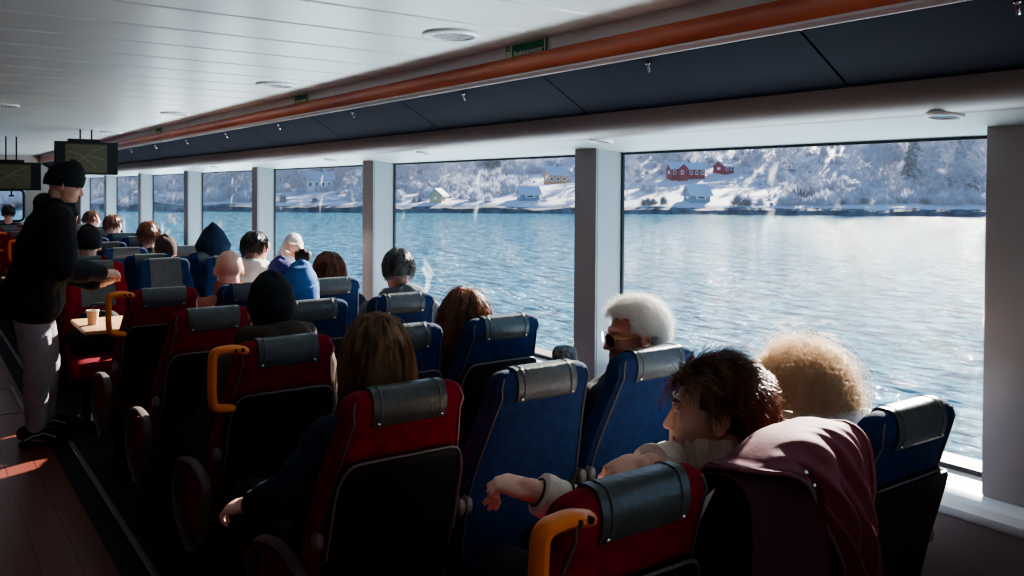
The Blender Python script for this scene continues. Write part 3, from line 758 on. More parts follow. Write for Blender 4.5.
def house(d, u, L, D, H, RH_, wallm, label, yaw=0.0, nwin=4, wing=False, gable=False, chim=True):
    z = hgt(d, u) ; t = thing('house', label, 'house', W(d, u, z), rz=math.atan2(RH.y, RH.x) + yaw)
    m = MB(); m.box((0, 0, H / 2 - .8), (L, D, H + 1.6))
    for s in (-1, 1): m.add([(s * L / 2, -D / 2, H), (s * L / 2, D / 2, H), (s * L / 2, 0, H + RH_)], [(0, 1, 2)])
    if wing: m.box((-L * .22, -D / 2 - .8, H / 2 - .8), (L * .26, 1.8, H + 1.6)); m.add([(-L * .35, -D / 2 - 1.7, H), (-L * .09, -D / 2 - 1.7, H), (-L * .22, -D / 2 - 1.7, H + RH_ * .8)], [(0, 1, 2)])
    m.build('walls', M[wallm], t, smooth=False)
    m = MB(); e = .4
    for s in (-1, 1):
        m.add([(-L / 2 - e, s * (D / 2 + e), H - .25), (L / 2 + e, s * (D / 2 + e), H - .25), (L / 2 + e, 0, H + RH_ + .05), (-L / 2 - e, 0, H + RH_ + .05),
               (-L / 2 - e, s * (D / 2 + e), H + .05), (L / 2 + e, s * (D / 2 + e), H + .05), (L / 2 + e, 0, H + RH_ + .35), (-L / 2 - e, 0, H + RH_ + .35)],
              [(0, 1, 2, 3), (4, 5, 6, 7), (0, 1, 5, 4), (1, 2, 6, 5), (3, 0, 4, 7)])
    if wing:
        for s in (-1, 1):
            m.add([(-L * .22 + s * (L * .15), -D / 2 - 2, H - .1), (-L * .22, -D / 2 - 2, H + RH_ * .85), (-L * .22, 0, H + RH_ * .85), (-L * .22 + s * (L * .15), 0, H - .1)], [(0, 1, 2, 3)])
    m.build('roof', M['h_roof'], t, smooth=False)
    for k in range(nwin):
        x = -L / 2 + L * (k + .5) / nwin
        yy = -D / 2 - (1.72 if wing and abs(x + L * .22) < L * .13 else .03)
        wf = MB().box((x, yy, H * .55), (L / nwin * .5, .08, H * .42)).build('house_window', M['h_trim'], t, smooth=False)
        MB().box((x, yy - .05, H * .55), (L / nwin * .36, .04, H * .30)).build('house_window_pane', M['h_win'], wf, smooth=False)
    for s in (-1, 1):
        wf = MB().box((s * (L / 2 + .03), 0, H * .6), (.08, D * .25, H * .4)).build('house_window', M['h_trim'], t, smooth=False)
    if chim: MB().box((L * .1, 0, H + RH_ + .3), (.6, .6, 1.2)).build('chimney', M['h_gry'], t, smooth=False)
    return t
_house = house
def house(d, u, L, D, H, RH_, *a, **k):
    f = .72; return _house(d, u, L * f, D * f, H * f, RH_ * f, *a, **k)
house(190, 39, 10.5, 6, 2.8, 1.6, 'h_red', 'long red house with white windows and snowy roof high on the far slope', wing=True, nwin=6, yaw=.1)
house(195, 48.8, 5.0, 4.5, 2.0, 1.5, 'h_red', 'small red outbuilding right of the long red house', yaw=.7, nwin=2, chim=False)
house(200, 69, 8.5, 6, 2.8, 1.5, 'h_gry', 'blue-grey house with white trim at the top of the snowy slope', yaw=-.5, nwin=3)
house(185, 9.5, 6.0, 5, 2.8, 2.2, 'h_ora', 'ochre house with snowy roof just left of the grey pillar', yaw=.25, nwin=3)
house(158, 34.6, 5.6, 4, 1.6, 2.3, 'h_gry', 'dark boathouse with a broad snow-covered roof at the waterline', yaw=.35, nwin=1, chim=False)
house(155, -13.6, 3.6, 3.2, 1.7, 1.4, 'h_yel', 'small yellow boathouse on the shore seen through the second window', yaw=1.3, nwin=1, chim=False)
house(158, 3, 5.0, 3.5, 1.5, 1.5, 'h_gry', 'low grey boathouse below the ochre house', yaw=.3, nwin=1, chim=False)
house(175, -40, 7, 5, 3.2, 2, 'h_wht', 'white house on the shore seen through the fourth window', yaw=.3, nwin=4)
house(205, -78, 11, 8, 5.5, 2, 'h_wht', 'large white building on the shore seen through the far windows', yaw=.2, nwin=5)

# ================================================================== people
import bmesh
SKIN = dict(
    skin=mat('skin', (.78, .45, .34), .55, col2=(.70, .37, .27), nscale=14, bump=.15, bscale=120, bdist=.002, subsurf=.08),
    skin_tan=mat('skin_ruddy', (.55, .23, .16), .5, col2=(.48, .19, .13), nscale=14, bump=.15, bscale=120, bdist=.002, subsurf=.08))
def cl(name, c, c2=None, rough=.85, **k): 
    k.setdefault('bump', .5); k.setdefault('bscale', 30); k.setdefault('bdist', .006)
    return mat(name, c, rough, col2=c2 or tuple(x * .75 for x in c), nscale=k.pop('nscale', 9), spec=k.pop('spec', .25), **k)
CM = dict(
    black=cl('black_cloth', (.018, .019, .022)), navy=cl('navy_cloth', (.010, .020, .045)), brown=cl('brown_cloth', (.075, .050, .036)),
    rust=cl('rust_cloth', (.30, .12, .07)), cream=cl('cream_knit', (.80, .66, .56), bscale=90), white=cl('white_fleece', (.62, .60, .60)),
    lblue=cl('pale_blue_jacket', (.62, .68, .80), rough=.6), blueknit=cl('blue_knit', (.05, .16, .42), bscale=120), purpleknit=cl('indigo_knit', (.03, .035, .17), bscale=120),
    brownknit=cl('brown_knit', (.06, .030, .028), bscale=120), jeans=cl('grey_jeans', (.34, .32, .34), (.24, .23, .26), bscale=24, bdist=.012), shoe=cl('black_canvas', (.010, .010, .012)),
    sole=cl('dark_sole', (.06, .045, .045)), stripe=cl('white_stripe', (.55, .53, .53)), plum=cl('plum_shell', (.20, .062, .088), (.16, .05, .07), rough=.7, bscale=14, bdist=.006),
    plumlin=cl('dark_plum_lining', (.05, .008, .016)), grey=cl('grey_cloth', (.12, .12, .13)), wool=cl('grey_wool', (.32, .28, .27), bscale=100))
def hairm(name, c, c2, tr=.25):
    return mat(name, c, .38, col2=c2, nscale=38, ndetail=3, spec=.55, transl=tr, stretch=(1, 1, .12))
HM = dict(dark=hairm('dark_brown_hair', (.03, .014, .010), (.36, .15, .08), .3), blond=hairm('sandy_curly_hair', (.36, .23, .16), (.92, .80, .66), .65), white=hairm('white_hair', (.78, .75, .72), (.95, .93, .90), .55),
          auburn=hairm('auburn_hair', (.10, .042, .026), (.42, .20, .115), .35), grey=hairm('grey_black_hair', (.03, .028, .028), (.20, .18, .17), .12), brown=hairm('brown_streaked_hair', (.09, .045, .025), (.62, .40, .24), .4),
          black=hairm('black_hair', (.012, .010, .010), (.03, .024, .022), .08), reddish=hairm('reddish_hair', (.10, .035, .02), (.30, .11, .05), .2))
EYEW = mat('eye_white', (.7, .68, .66), .2); EYEI = mat('iris', (.03, .018, .012), .15); LIP = mat('lips', (.38, .10, .09), .4)
BROW = mat('eyebrow', (.03, .018, .014), .8); GOLD = mat('gold_frame', (.7, .45, .15), .25, 1.0); LENS = mat('sunglass_lens', (.02, .012, .01), .06, spec=1.0)

def ellsdf(p, c, r):
    q = (p - np.array(c)) / np.array(r); k0 = np.linalg.norm(q, axis=-1); k1 = np.linalg.norm(q / np.array(r), axis=-1) + 1e-9
    return k0 * (k0 - 1) / k1
def capsdf(p, a, b, r0, r1=None):
    a = np.array(a); b = np.array(b); r1 = r0 if r1 is None else r1
    ab = b - a; h = np.clip(((p - a) @ ab) / (ab @ ab), 0, 1)
    return np.linalg.norm(p - a - h[..., None] * ab, axis=-1) - (r0 + (r1 - r0) * h)
def smin(a, b, k): h = np.clip(.5 + .5 * (b - a) / k, 0, 1); return b + (a - b) * h - k * h * (1 - h)
def head_sdf(p):
    d = ellsdf(p, (0, -.016, .030), (.074, .094, .086))
    d = smin(d, ellsdf(p, (0, .024, -.028), (.058, .066, .080)), .02)
    d = smin(d, ellsdf(p, (0, .030, -.075), (.046, .046, .034)), .02)
    d = smin(d, ellsdf(p, (0, .068, -.096), (.019, .017, .015)), .018)
    for s in (-1, 1):
        d = smin(d, ellsdf(p, (s * .034, .060, -.022), (.024, .024, .022)), .018)
        d = smin(d, capsdf(p, (s * .010, .083, .030), (s * .040, .072, .032), .008), .012)
        q = np.linalg.norm(p - np.array((s * .031, .098, .010)), axis=-1) - .015
        d = -smin(-d, q, .012)
        d = smin(d, ellsdf(p, (s * .031, .078, .010), (.013, .010, .010)), .004)
    d = smin(d, capsdf(p, (0, .086, .014), (0, .106, -.026), .007, .0105), .010)
    for s in (-1, 1): d = smin(d, ellsdf(p, (s * .012, .094, -.031), (.008, .010, .007)), .006)
    d = smin(d, capsdf(p, (-.016, .084, -.056), (.016, .084, -.056), .0065), .006)
    d = smin(d, capsdf(p, (-.014, .083, -.068), (.014, .083, -.068), .0070), .006)
    return d
_HC = {}
def head_mesh(nu=72, nv=56):
    if (nu, nv) in _HC: return _HC[(nu, nv)]
    th = np.linspace(0, 2 * PI, nu, endpoint=False)
    # concentrate rows around the face
    ph = np.linspace(-PI / 2 + .02, PI / 2 - .02, nv)
    T, P = np.meshgrid(th, ph); D = np.stack([np.cos(P) * np.cos(T), np.cos(P) * np.sin(T), np.sin(P)], -1)
    o = np.array((0, .012, -.015)); t = np.full(T.shape, .20)
    for _ in range(60):
        dd = head_sdf(o + D * t[..., None]); t = np.maximum(t - dd * .8, .01)
    V = o + D * t[..., None]
    vs = [tuple(v) for v in V.reshape(-1, 3)]; fs = []
    for i in range(nv - 1):
        for k in range(nu): fs.append((i * nu + k, i * nu + (k + 1) % nu, (i + 1) * nu + (k + 1) % nu, (i + 1) * nu + k))
    fs.append(tuple(range(nu))[::-1]); fs.append(tuple((nv - 1) * nu + k for k in range(nu)))
    _HC[(nu, nv)] = (vs, fs); return vs, fs
def frame(az, pitch=0, roll=0):
    """local x right, y forward, z up"""
    a = math.radians(az); p = math.radians(pitch)
    f = Vector((math.sin(a) * math.cos(p), math.cos(a) * math.cos(p), math.sin(p))); r = Vector((math.cos(a), -math.sin(a), 0))
    r = Matrix.Rotation(math.radians(roll), 3, f) @ r; u = r.cross(f)
    return Matrix((r, f, u)).transposed()
def fuse(mb, name, m, parent, base, voxel=.008, smooth=3, disp=0.0, dscale=.12):
    """one continuous skin grown over overlapping forms"""
    me = bpy.data.meshes.new('tmp'); b = Vector(base); me.from_pydata([tuple(Vector(p) - b) for p in mb.v], [], mb.f)
    bm = bmesh.new(); bm.from_mesh(me); bmesh.ops.recalc_face_normals(bm, faces=bm.faces); bm.to_mesh(me); bm.free()
    o = bpy.data.objects.new('tmp', me); COL.objects.link(o)
    r = o.modifiers.new('r', 'REMESH'); r.mode = 'VOXEL'; r.voxel_size = voxel
    if disp:
        tx = bpy.data.textures.new('folds', 'CLOUDS'); tx.noise_scale = dscale; tx.noise_depth = 1
        dm = o.modifiers.new('d', 'DISPLACE'); dm.texture = tx; dm.strength = disp; dm.mid_level = .5
    if smooth:
        s = o.modifiers.new('s', 'SMOOTH'); s.iterations = smooth; s.factor = .5
    bpy.context.view_layer.update()
    nm = bpy.data.meshes.new_from_object(o.evaluated_get(bpy.context.evaluated_depsgraph_get())); bpy.data.objects.remove(o)
    nm.name = name; nm.materials.clear(); nm.materials.append(m)
    nm.polygons.foreach_set('use_smooth', [True] * len(nm.polygons))
    q = bpy.data.objects.new(name, nm); COL.objects.link(q); q.parent = parent; return q
def part(mb, name, m, parent, base, smooth=True):
    b = Vector(base); mb.v = [tuple(Vector(p) - b) for p in mb.v]; return mb.build(name, m, parent, smooth)
def hand(mb, wrist, dirv, palm, side, curl=25, spread=6, k=1.0, thumb_out=35):
    """palm = direction the palm faces; side=+1 thumb towards dir x palm"""
    w = Vector(wrist); d = Vector(dirv).normalized(); n = Vector(palm); n = (n - d * n.dot(d)).normalized(); lat = d.cross(n).normalized() * side
    pr = Matrix((lat, d, n)).transposed()
    mb.ell(tuple(w + d * .048 * k), (.040 * k, .052 * k, .015 * k), n=16, m=12, rot=pr)
    mb.tube([w - d * .03, w, w + d * .03 * k], [.024 * k, .022 * k, .024 * k], n=12, rnd=True)
    for i, (o, L) in enumerate(((.028, .072), (.0095, .080), (-.0095, .074), (-.027, .058))):
        p = w + d * (.086 - abs(i - 1.2) * .005) * k + lat * o * k; dd = (d + lat * math.radians(spread) * (o / .02)).normalized(); pts = [p - d * .02 * k, p]
        for s in range(3):
            a = math.radians(curl * (1.0 + .25 * i) * (.6, 1, .8)[s]); ax = dd.cross(n).normalized()
            dd = (Matrix.Rotation(a, 3, ax) @ dd).normalized(); p = p + dd * L * k * (.42, .32, .26)[s]; pts.append(p)
        mb.tube(pts, [.0090 * k, .0092 * k, .0085 * k, .0078 * k, .0064 * k], n=9, rnd=True)
    a = math.radians(thumb_out); td = (d * math.cos(a) + lat * math.sin(a) + n * .35).normalized(); p = w + d * .022 * k + lat * .028 * k
    p2 = p + td * .036 * k; td2 = (td + d * .5 + n * .2).normalized(); p3 = p2 + td2 * .032 * k; p4 = p3 + (td2 + d * .25).normalized() * .024 * k
    mb.tube([p - td * .012 * k, p2, p3, p4], [.013 * k, .0115 * k, .0105 * k, .008 * k], n=10, rnd=True)
def ears(mb, T, H, k=1.0):
    for s in (-1, 1):
        c = H + T @ Vector((s * .076, -.006, -.006)) * k
        rot = T @ Matrix.Rotation(math.radians(s * -22), 3, 'Z')
        mb.ell(tuple(c), (.008 * k, .018 * k, .031 * k), n=12, m=10, rot=rot)
        pts = [c + rot @ Vector((s * .006, .017 * math.cos(a) - .002, .028 * math.sin(a))) * k for a in np.linspace(-1.2, 3.4, 12)]
        mb.tube(pts, .0045 * k, n=6)
def limb(mb, pts, rad, n=14): mb.tube(pts, rad, n=n, rnd=True)

def hair_strands(H, T, N, L, root=(.077, .097, .090), gravity=.5, lift=.4, amp=.0, freq=6, rad=.0011, jitter=.35, seg=7, region=None, seed=1, part_off=None, clump=0.0, collide=True, Lvar=.3, k=1.0, comb=1.0, vol=.15, crown=(0, -.28, .96)):
    rs = np.random.RandomState(seed); m = MB(); c0 = np.array((0, -.012, .026)); Tm = np.array(T); Hn = np.array(H); rt = np.array(root) * k
    down = Tm.T @ np.array((0, 0, -1.0))
    V = []; F = []; cnt = 0; nv = 0
    clumps = rs.normal(size=(60, 3)) * .5
    while cnt < N:
        d = rs.normal(size=3); d /= np.linalg.norm(d)
        if region is not None and not region(d, rs): continue
        if region is None and (d[1] > .45 and d[2] < .55 or d[2] < -.45 or (abs(d[0]) > .8 and d[2] < -.1 and d[1] > -.05)): continue
        p = c0 * k + d * rt; nrm = d / rt; nrm /= np.linalg.norm(nrm)
        cd = d - np.array(crown) + rs.normal(size=3) * .22; cd = cd - nrm * (cd @ nrm); cd /= np.linalg.norm(cd) + .03
        v = nrm * lift + cd * comb + (down - nrm * (down @ nrm)) * .25 + rs.normal(size=3) * jitter * .45; cr = 1.02 + vol * rs.rand() ** .7
        if part_off is not None: v = v + np.array(part_off)
        if clump: v = v + clumps[int((d[0] * 7 + d[1] * 13 + d[2] * 5 + 30)) % 60] * clump
        v /= np.linalg.norm(v); l = L * (1 + rs.uniform(-Lvar, Lvar)); st = l / seg; pts = [p - nrm * .004]; ph = rs.uniform(0, 6.28)
        e1 = np.cross(v, (0.3, .5, .8)); e1 /= np.linalg.norm(e1); e2 = np.cross(v, e1)
        for s in range(seg):
            f = (s + 1) / seg
            v = v * (1 - gravity * .55) + down * gravity * .55 + rs.normal(size=3) * jitter * .12; v /= np.linalg.norm(v)
            p = p + v * st
            if collide:
                q = (p - c0 * k) / (rt * cr); r = np.linalg.norm(q)
                if r < 1: p = c0 * k + (p - c0 * k) / r
                if p[2] < -.05 * k and p[1] > .03 * k: p[1] -= .01
            a = ph + s * freq / seg * 2.2
            pts.append(p + (e1 * math.cos(a) + e2 * math.sin(a)) * amp * min(1, f * 2))
        P = np.array(pts) @ Tm.T + Hn; n3 = len(P)
        tg = np.gradient(P, axis=0); tg /= np.linalg.norm(tg, axis=1)[:, None] + 1e-9
        sd1 = np.cross(tg, (.2, .3, .93)); sd1 /= np.linalg.norm(sd1, axis=1)[:, None] + 1e-9; sd2 = np.cross(tg, sd1)
        rr = rad * np.linspace(1, .35, n3)[:, None]
        for a in (0, 2.094, 4.189): V.append(P + (sd1 * math.cos(a) + sd2 * math.sin(a)) * rr)
        for s in range(n3 - 1):
            for q in range(3):
                q2 = (q + 1) % 3; F.append((nv + q * n3 + s, nv + q2 * n3 + s, nv + q2 * n3 + s + 1, nv + q * n3 + s + 1))
        nv += 3 * n3; cnt += 1
    VV = np.concatenate(V); m.v = [tuple(x) for x in VV.tolist()]; m.f = F; return m
def hair_cap(mb, H, T, grow=1.05, low=-.45, face=.42, k=1.0, back=0.0):
    """scalp cover following the hairline"""
    n, mm = 36, 24; c0 = Vector((0, -.012, .026)) * k; vs = []; ok = []
    for i in range(mm + 1):
        a = -PI / 2 + PI * i / mm
        for q in range(n):
            b = 2 * PI * q / n; d = Vector((math.cos(a) * math.cos(b), math.cos(a) * math.sin(b), math.sin(a)))
            keep = not (d.y > face and d.z < .50 + .1 * abs(d.x)) and d.z > low and not (abs(d.x) > .75 and d.z < -.05 and d.y > -.1)
            j = 1 + .02 * math.sin(7 * b) * math.cos(5 * a)
            g = grow * j if keep else .62
            vs.append(tuple(H + T @ (c0 + Vector((d.x * .075 * g, d.y * (.095 + back * max(0, -d.y)) * g, d.z * .088 * g)) * k)))
    fs = []
    for i in range(mm):
        for q in range(n): fs.append((i * n + q, i * n + (q + 1) % n, (i + 1) * n + (q + 1) % n, (i + 1) * n + q))
    mb.add(vs, fs)
def beanie(parent, base, H, T, m, k=1.0, tall=.125, fold=True, slouch=0.0, tilt=8):
    Tt = T @ Matrix.Rotation(math.radians(tilt), 3, 'X'); rings = []; n = 60
    prof = [(-.012, 1.02), (-.014, 1.10), (.002, 1.145), (.028, 1.15), (.052, 1.13), (.058, 1.09), (.060, 1.06), (.080, 1.03), (.100, .94), (.116, .80), (tall, .60), (tall + .008, .40), (tall + .012, .2), (tall + .013, .02)] if fold else \
           [(-.012, 1.0), (-.014, 1.07), (.01, 1.11), (.04, 1.10), (.065, 1.05), (.088, .97), (.106, .84), (.118, .68), (tall, .48), (tall + .006, .3), (tall + .009, .15), (tall + .010, .02)]
    for z, s in prof:
        r = []
        for q in range(n):
            a = 2 * PI * q / n; rib = 1 + (.012 * math.cos(a * 30)) * (1 if s > .2 else 0)
            p = Vector((.078 * s * rib * math.cos(a), -.012 + .098 * s * rib * math.sin(a) - slouch * max(0, z), z + .010 + .014 * math.sin(a)))
            r.append(H + Tt @ (p * k))
        rings.append(r)
    return part(MB().loft(rings), 'beanie', m, parent, base)

def person(label, H, az, pitch=0, roll=0, k=1.0, seatxy=None, pelvis=None, body_az=0, torso_m='black', skin='skin', hi=False, arms=None, legs=True, hair=None, hairm_='dark', hat=None, hatm='black',
           collar=None, collarm=None, hood=False, skirt=False, legk=1.0, hoodk=1.0, hoodup=None, bulk=1.0, trousers='black', hands=True, extra=None, vox=None, name='person', group=None):
    """H head centre (world)."""
    H = Vector(H); T = frame(az, pitch, roll); B = frame(body_az); br = B @ Vector((1, 0, 0)); bf = B @ Vector((0, 1, 0))
    sx, sy = seatxy if seatxy else (H.x, H.y); base = Vector((sx, sy + (.4 if pelvis is None else 0), 0))
    t = thing(name, label, 'person', tuple(base), group=group)
    N = H + T @ Vector((0, -.035, 0)) * k + Vector((0, 0, -.155 * k))      # base of neck
    if pelvis is None: N.y = max(N.y, sy + .235)
    Pv = Vector(pelvis) if pelvis is not None else Vector((sx, sy + .38, .53))
    lat = lambda s, d, f=0, u=0: None
    ups = (N - Pv).normalized()
    def tor(mb, g):
        q = [Pv + Vector((0, 0, -.06)), Pv + Vector((0, 0, .03)), Pv.lerp(N, .30), Pv.lerp(N, .58) - bf * .01, Pv.lerp(N, .80) - bf * .015, Pv.lerp(N, .93), N + Vector((0, 0, .01))]
        mb.tube(q, [1] * 7, n=22, flat=([(.168 + g) * k, (.17 + g) * k, (.150 + g * 1.2) * k, (.168 + g) * k, (.172 + g) * k, (.115 + g) * k, (.058 + g * .7) * k],
                                        [(.12 + g) * k, (.125 + g) * k, (.105 + g * 1.2) * k, (.118 + g) * k, (.098 + g) * k, (.072 + g) * k, (.055 + g * .7) * k]), up=tuple(bf), rnd=False)
    sh = {s: N + br * s * .165 * k - Vector((0, 0, .065 * k)) - bf * .01 for s in (-1, 1)}
    A = {}
    for s in (-1, 1):
        a = (arms or {}).get(s)
        if a is None:
            el = sh[s] + br * s * .05 + bf * .07 - Vector((0, 0, .27)); wr = Pv + bf * .27 + br * s * .07 + Vector((0, 0, .13)); hd = (bf * .5 - br * s * .6 - Vector((0, 0, .3))); pn = Vector((0, 0, -1))
            A[s] = (el, wr, hd, pn, 30)
        else: A[s] = tuple(Vector(x) for x in a[:4]) + ((a[4] if len(a) > 4 else 25),)
    hips = {s: Pv + br * s * .085 for s in (-1, 1)}
    if legs is True:
        Lg = {s: [hips[s], hips[s] + bf * .42 + br * s * .02 + Vector((0, 0, .03)), hips[s] + bf * .47 + br * s * .03 + Vector((0, 0, -.43)) ] for s in (-1, 1)}
    else: Lg = legs
    # skin: one continuous figure
    mb = MB(); vs, fs = head_mesh(96 if hi else 56, 80 if hi else 44)
    mb.add([tuple(H + T @ Vector(v) * k) for v in vs], fs); ears(mb, T, H, k)
    mb.tube([H + T @ Vector((0, -.025, -.05)) * k, (H + T @ Vector((0, -.03, -.10)) * k).lerp(N, .4), N - Vector((0, 0, .03))], [.054 * k, .052 * k, .062 * k], n=16, rnd=True)
    tor(mb, 0.0)
    for s in (-1, 1):
        el, wr, hd, pn, cu = A[s]
        limb(mb, [sh[s], sh[s].lerp(el, .5), el], [.050, .044, .038]); limb(mb, [el, el.lerp(wr, .4), wr], [.037, .036, .025])
        if hands: hand(mb, wr, hd, pn, s, curl=cu, k=k)
        if Lg:
            P_ = Lg[s]; limb(mb, [P_[0], P_[0].lerp(P_[1], .5), P_[1]], [.082, .072, .055]); limb(mb, [P_[1], P_[1].lerp(P_[2], .35), P_[2]], [.054, .052, .036])
            limb(mb, [P_[2] - Vector((0, 0, .03)), P_[2] + bf * .12 - Vector((0, 0, .055))], [.036, .03])
    bd = fuse(mb, 'body', SKIN[skin], t, base, voxel=(vox or (.0042 if hi else .0085)), smooth=2 if hi else 2)
    # clothes
    g = .020 * bulk
    mb = MB(); tor(mb, g)
    for s in (-1, 1):
        el, wr, hd, pn, cu = A[s]; w2 = wr - (wr - el).normalized() * .03
        limb(mb, [sh[s], sh[s].lerp(el, .5), el], [.062 + g * .7, .056 + g * .7, .050 + g * .6]); limb(mb, [el, el.lerp(w2, .5), w2], [.050 + g * .5, .046 + g * .5, .034 + g * .4])
        limb(mb, [N - Vector((0, 0, .03)), sh[s]], [.055 + g * .6, .060 + g * .6])
    if skirt:
        for q_, rr in ((.0, .0), (-.045, .006)): limb(mb, [Pv - br * .06 + Vector((0, 0, q_)) + bf * .02, Pv + br * .06 + Vector((0, 0, q_)) + bf * .02], [.150 + rr, .150 + rr])
        limb(mb, [Pv - bf * .06 - Vector((0, 0, .03)), Pv + bf * .05 - Vector((0, 0, .03))], [.142, .135])
    if hood and not hoodup:
        c = N - bf * .075 * hoodk + Vector((0, 0, .030 + .10 * (hoodk - 1))); limb(mb, [c + br * .085 * hoodk + bf * .06, c + br * .05 - bf * .01, c - br * .05 - bf * .01, c - br * .085 * hoodk + bf * .06], [.044 * hoodk, .058 * hoodk, .058 * hoodk, .044 * hoodk]); limb(mb, [c, c - Vector((0, 0, .13)) - bf * .02], [.07, .045])
        for s in (-1, 1): limb(mb, [c + br * s * .085 + bf * .06, N + br * s * .055 + bf * .08 - Vector((0, 0, .03))], [.042, .026])
    ck = fuse(mb, 'jacket', CM[torso_m], t, base, voxel=.009 if hi else .013, smooth=3, disp=.022, dscale=.09)
    if Lg:
        mb = MB()
        for s in (-1, 1):
            P_ = Lg[s]; limb(mb, [P_[0], P_[0].lerp(P_[1], .5), P_[1]], [.098 * legk, .088 * legk, .072 * legk]); limb(mb, [P_[1], P_[1].lerp(P_[2], .45), P_[2] + Vector((0, 0, .02))], [.070 * legk, .066 * legk, .052 * legk])
        limb(mb, [Lg[-1][0], Lg[1][0]], [.10, .10]); fuse(mb, 'trousers', CM[trousers], t, base, voxel=.012, smooth=2, disp=.015, dscale=.1)
        if legs is True:
            for s in (-1, 1):
                P_ = Lg[s]; mb = MB(); a = P_[2]; limb(mb, [Vector((a.x, a.y, .075)) - bf * .03, Vector((a.x, a.y, .06)) + bf * .06, Vector((a.x, a.y, .048)) + bf * .17], [.048, .046, .038]); fuse(mb, 'shoe', CM['shoe'], t, base, voxel=.01, smooth=2)
    if collar:
        rings = []; r0, hgt_, th = collar
        for zz, gr in ((-.03, 1.15), (.0, 1.08), (hgt_ * .5, 1.0), (hgt_, .98), (hgt_ + .006, .93), (hgt_, .88), (hgt_ * .4, .86)):
            rings.append([N + Vector((0, 0, zz)) + (br * math.cos(a) * r0 + bf * (math.sin(a) * r0 * 1.05 + .006)) * gr * (1 + th * math.cos(a * 22)) + Vector((H.x - N.x, H.y - N.y, 0)) * (max(zz, 0) * 5) for a in np.linspace(0, 2 * PI, 67)[:-1]])
        part(MB().loft(rings, cap=False), 'collar', CM[collarm], t, base)
    if hoodup:
        mb = MB(); mb.ell(tuple(H + T @ Vector((0, -.03, .02))), (.130, .14, .135), n=20, m=14, rot=T)
        tip = H + T @ Vector(hoodup); limb(mb, [H + T @ Vector((0, -.03, .04)), (H + T @ Vector((0, -.03, .06))).lerp(tip, .6), tip], [.150, .085, .015])
        limb(mb, [H + T @ Vector((0, -.05, -.02)), N - bf * .02], [.10, .12])
        for s in (-1, 1): limb(mb, [H + T @ Vector((s * .06, .02, -.03)), N + br * s * .10], [.055, .06])
        q = fuse(mb, 'hood', CM[hatm], t, base, voxel=.01, smooth=4, disp=.012, dscale=.1)
    if hat: beanie(t, base, H, T, CM[hatm], k=k, **hat)
    if hair:
        kw = dict(hair); cap = kw.pop('cap', {}); mb = MB(); 
        if cap is not None: hair_cap(mb, H, T, k=k, **cap)
        fz = kw.pop('frizz', None); hm = hair_strands(H, T, k=k, **kw); mb.add(hm.v, hm.f)
        if fz: k2 = dict(kw); k2.update(fz); hm = hair_strands(H, T, k=k, **k2); mb.add(hm.v, hm.f)
        part(mb, 'hair', HM[hairm_], t, base, smooth=True)
    if extra: extra(t, base, H, T, N, br, bf, A)
    return t
def face_bits(t, base, H, T, k=1.0, brow='dark', eyes=True, closed=False):
    for s in (-1, 1):
        if eyes:
            e = part(MB().ell(tuple(H + T @ Vector((s * .031, .0775, .010)) * k), (.0115 * k, .0115 * k, .0105 * k), n=16, m=10, rot=T), 'eye', EYEW, t, base)
            part(MB().ell(tuple(H + T @ Vector((s * .031, .0862, .0095)) * k), (.0052 * k, .0032 * k, .0052 * k), n=14, m=8, rot=T), 'iris', EYEI, e, base).location = (0, 0, 0)
            for zz in ((.0165, .0025), (.0035, .0015)):
                pts = [H + T @ Vector((s * (.031 + .0135 * math.cos(a)), .0885 - .004 * abs(math.cos(a)), zz[0] - .006 * abs(math.cos(a)) * (1 if zz[0] > .01 else -1))) * k for a in np.linspace(0, PI, 9)]
                part(MB().tube(pts, zz[1] * k, n=6), 'eyelid', SKIN['skin'], t, base)
        pts = [H + T @ Vector((s * (.014 + .033 * q), .0915 - .014 * q * q, .0345 + .006 * math.sin(q * 2.4))) * k for q in np.linspace(0, 1, 8)]
        part(MB().tube(pts, [x * k for x in (.002, .0032, .0034, .0034, .003, .0026, .002, .001)], n=6, flat=(1, 1.2)), 'eyebrow', BROW, t, base)
    m = MB(); 
    m.tube([H + T @ Vector((x, .0905 - 9 * x * x, -.0565 + (.0015 if abs(x) > .004 else 0))) * k for x in np.linspace(-.02, .02, 9)], [.0015, .003, .004, .0045, .004, .0045, .004, .003, .0015], n=7)
    m.tube([H + T @ Vector((x, .0895 - 9 * x * x, -.0665)) * k for x in np.linspace(-.018, .018, 9)], [.0015, .0035, .0045, .005, .0055, .005, .0045, .0035, .0015], n=7)
    part(m, 'lips', LIP, t, base)

# ---- row of the camera's own passengers
# curly blonde by the window
person('passenger with long frizzy blonde curls and pale blue jacket, by the big window', (2.005, 1.42, 1.035), 15, -6, seatxy=(2.017, 1.1135), torso_m='lblue', hood=True, hoodk=1.35, bulk=1.6,
       hair=dict(N=5000, L=.17, Lvar=.25, gravity=.36, lift=.30, amp=.013, freq=9, rad=.0011, jitter=.45, seg=11, seed=3, vol=.24, frizz=dict(N=2200, L=.15, rad=.0007, vol=.50, lift=.6, amp=.016, jitter=.7, seed=31), cap=dict(grow=1.12, low=-.6)), hairm_='blond')
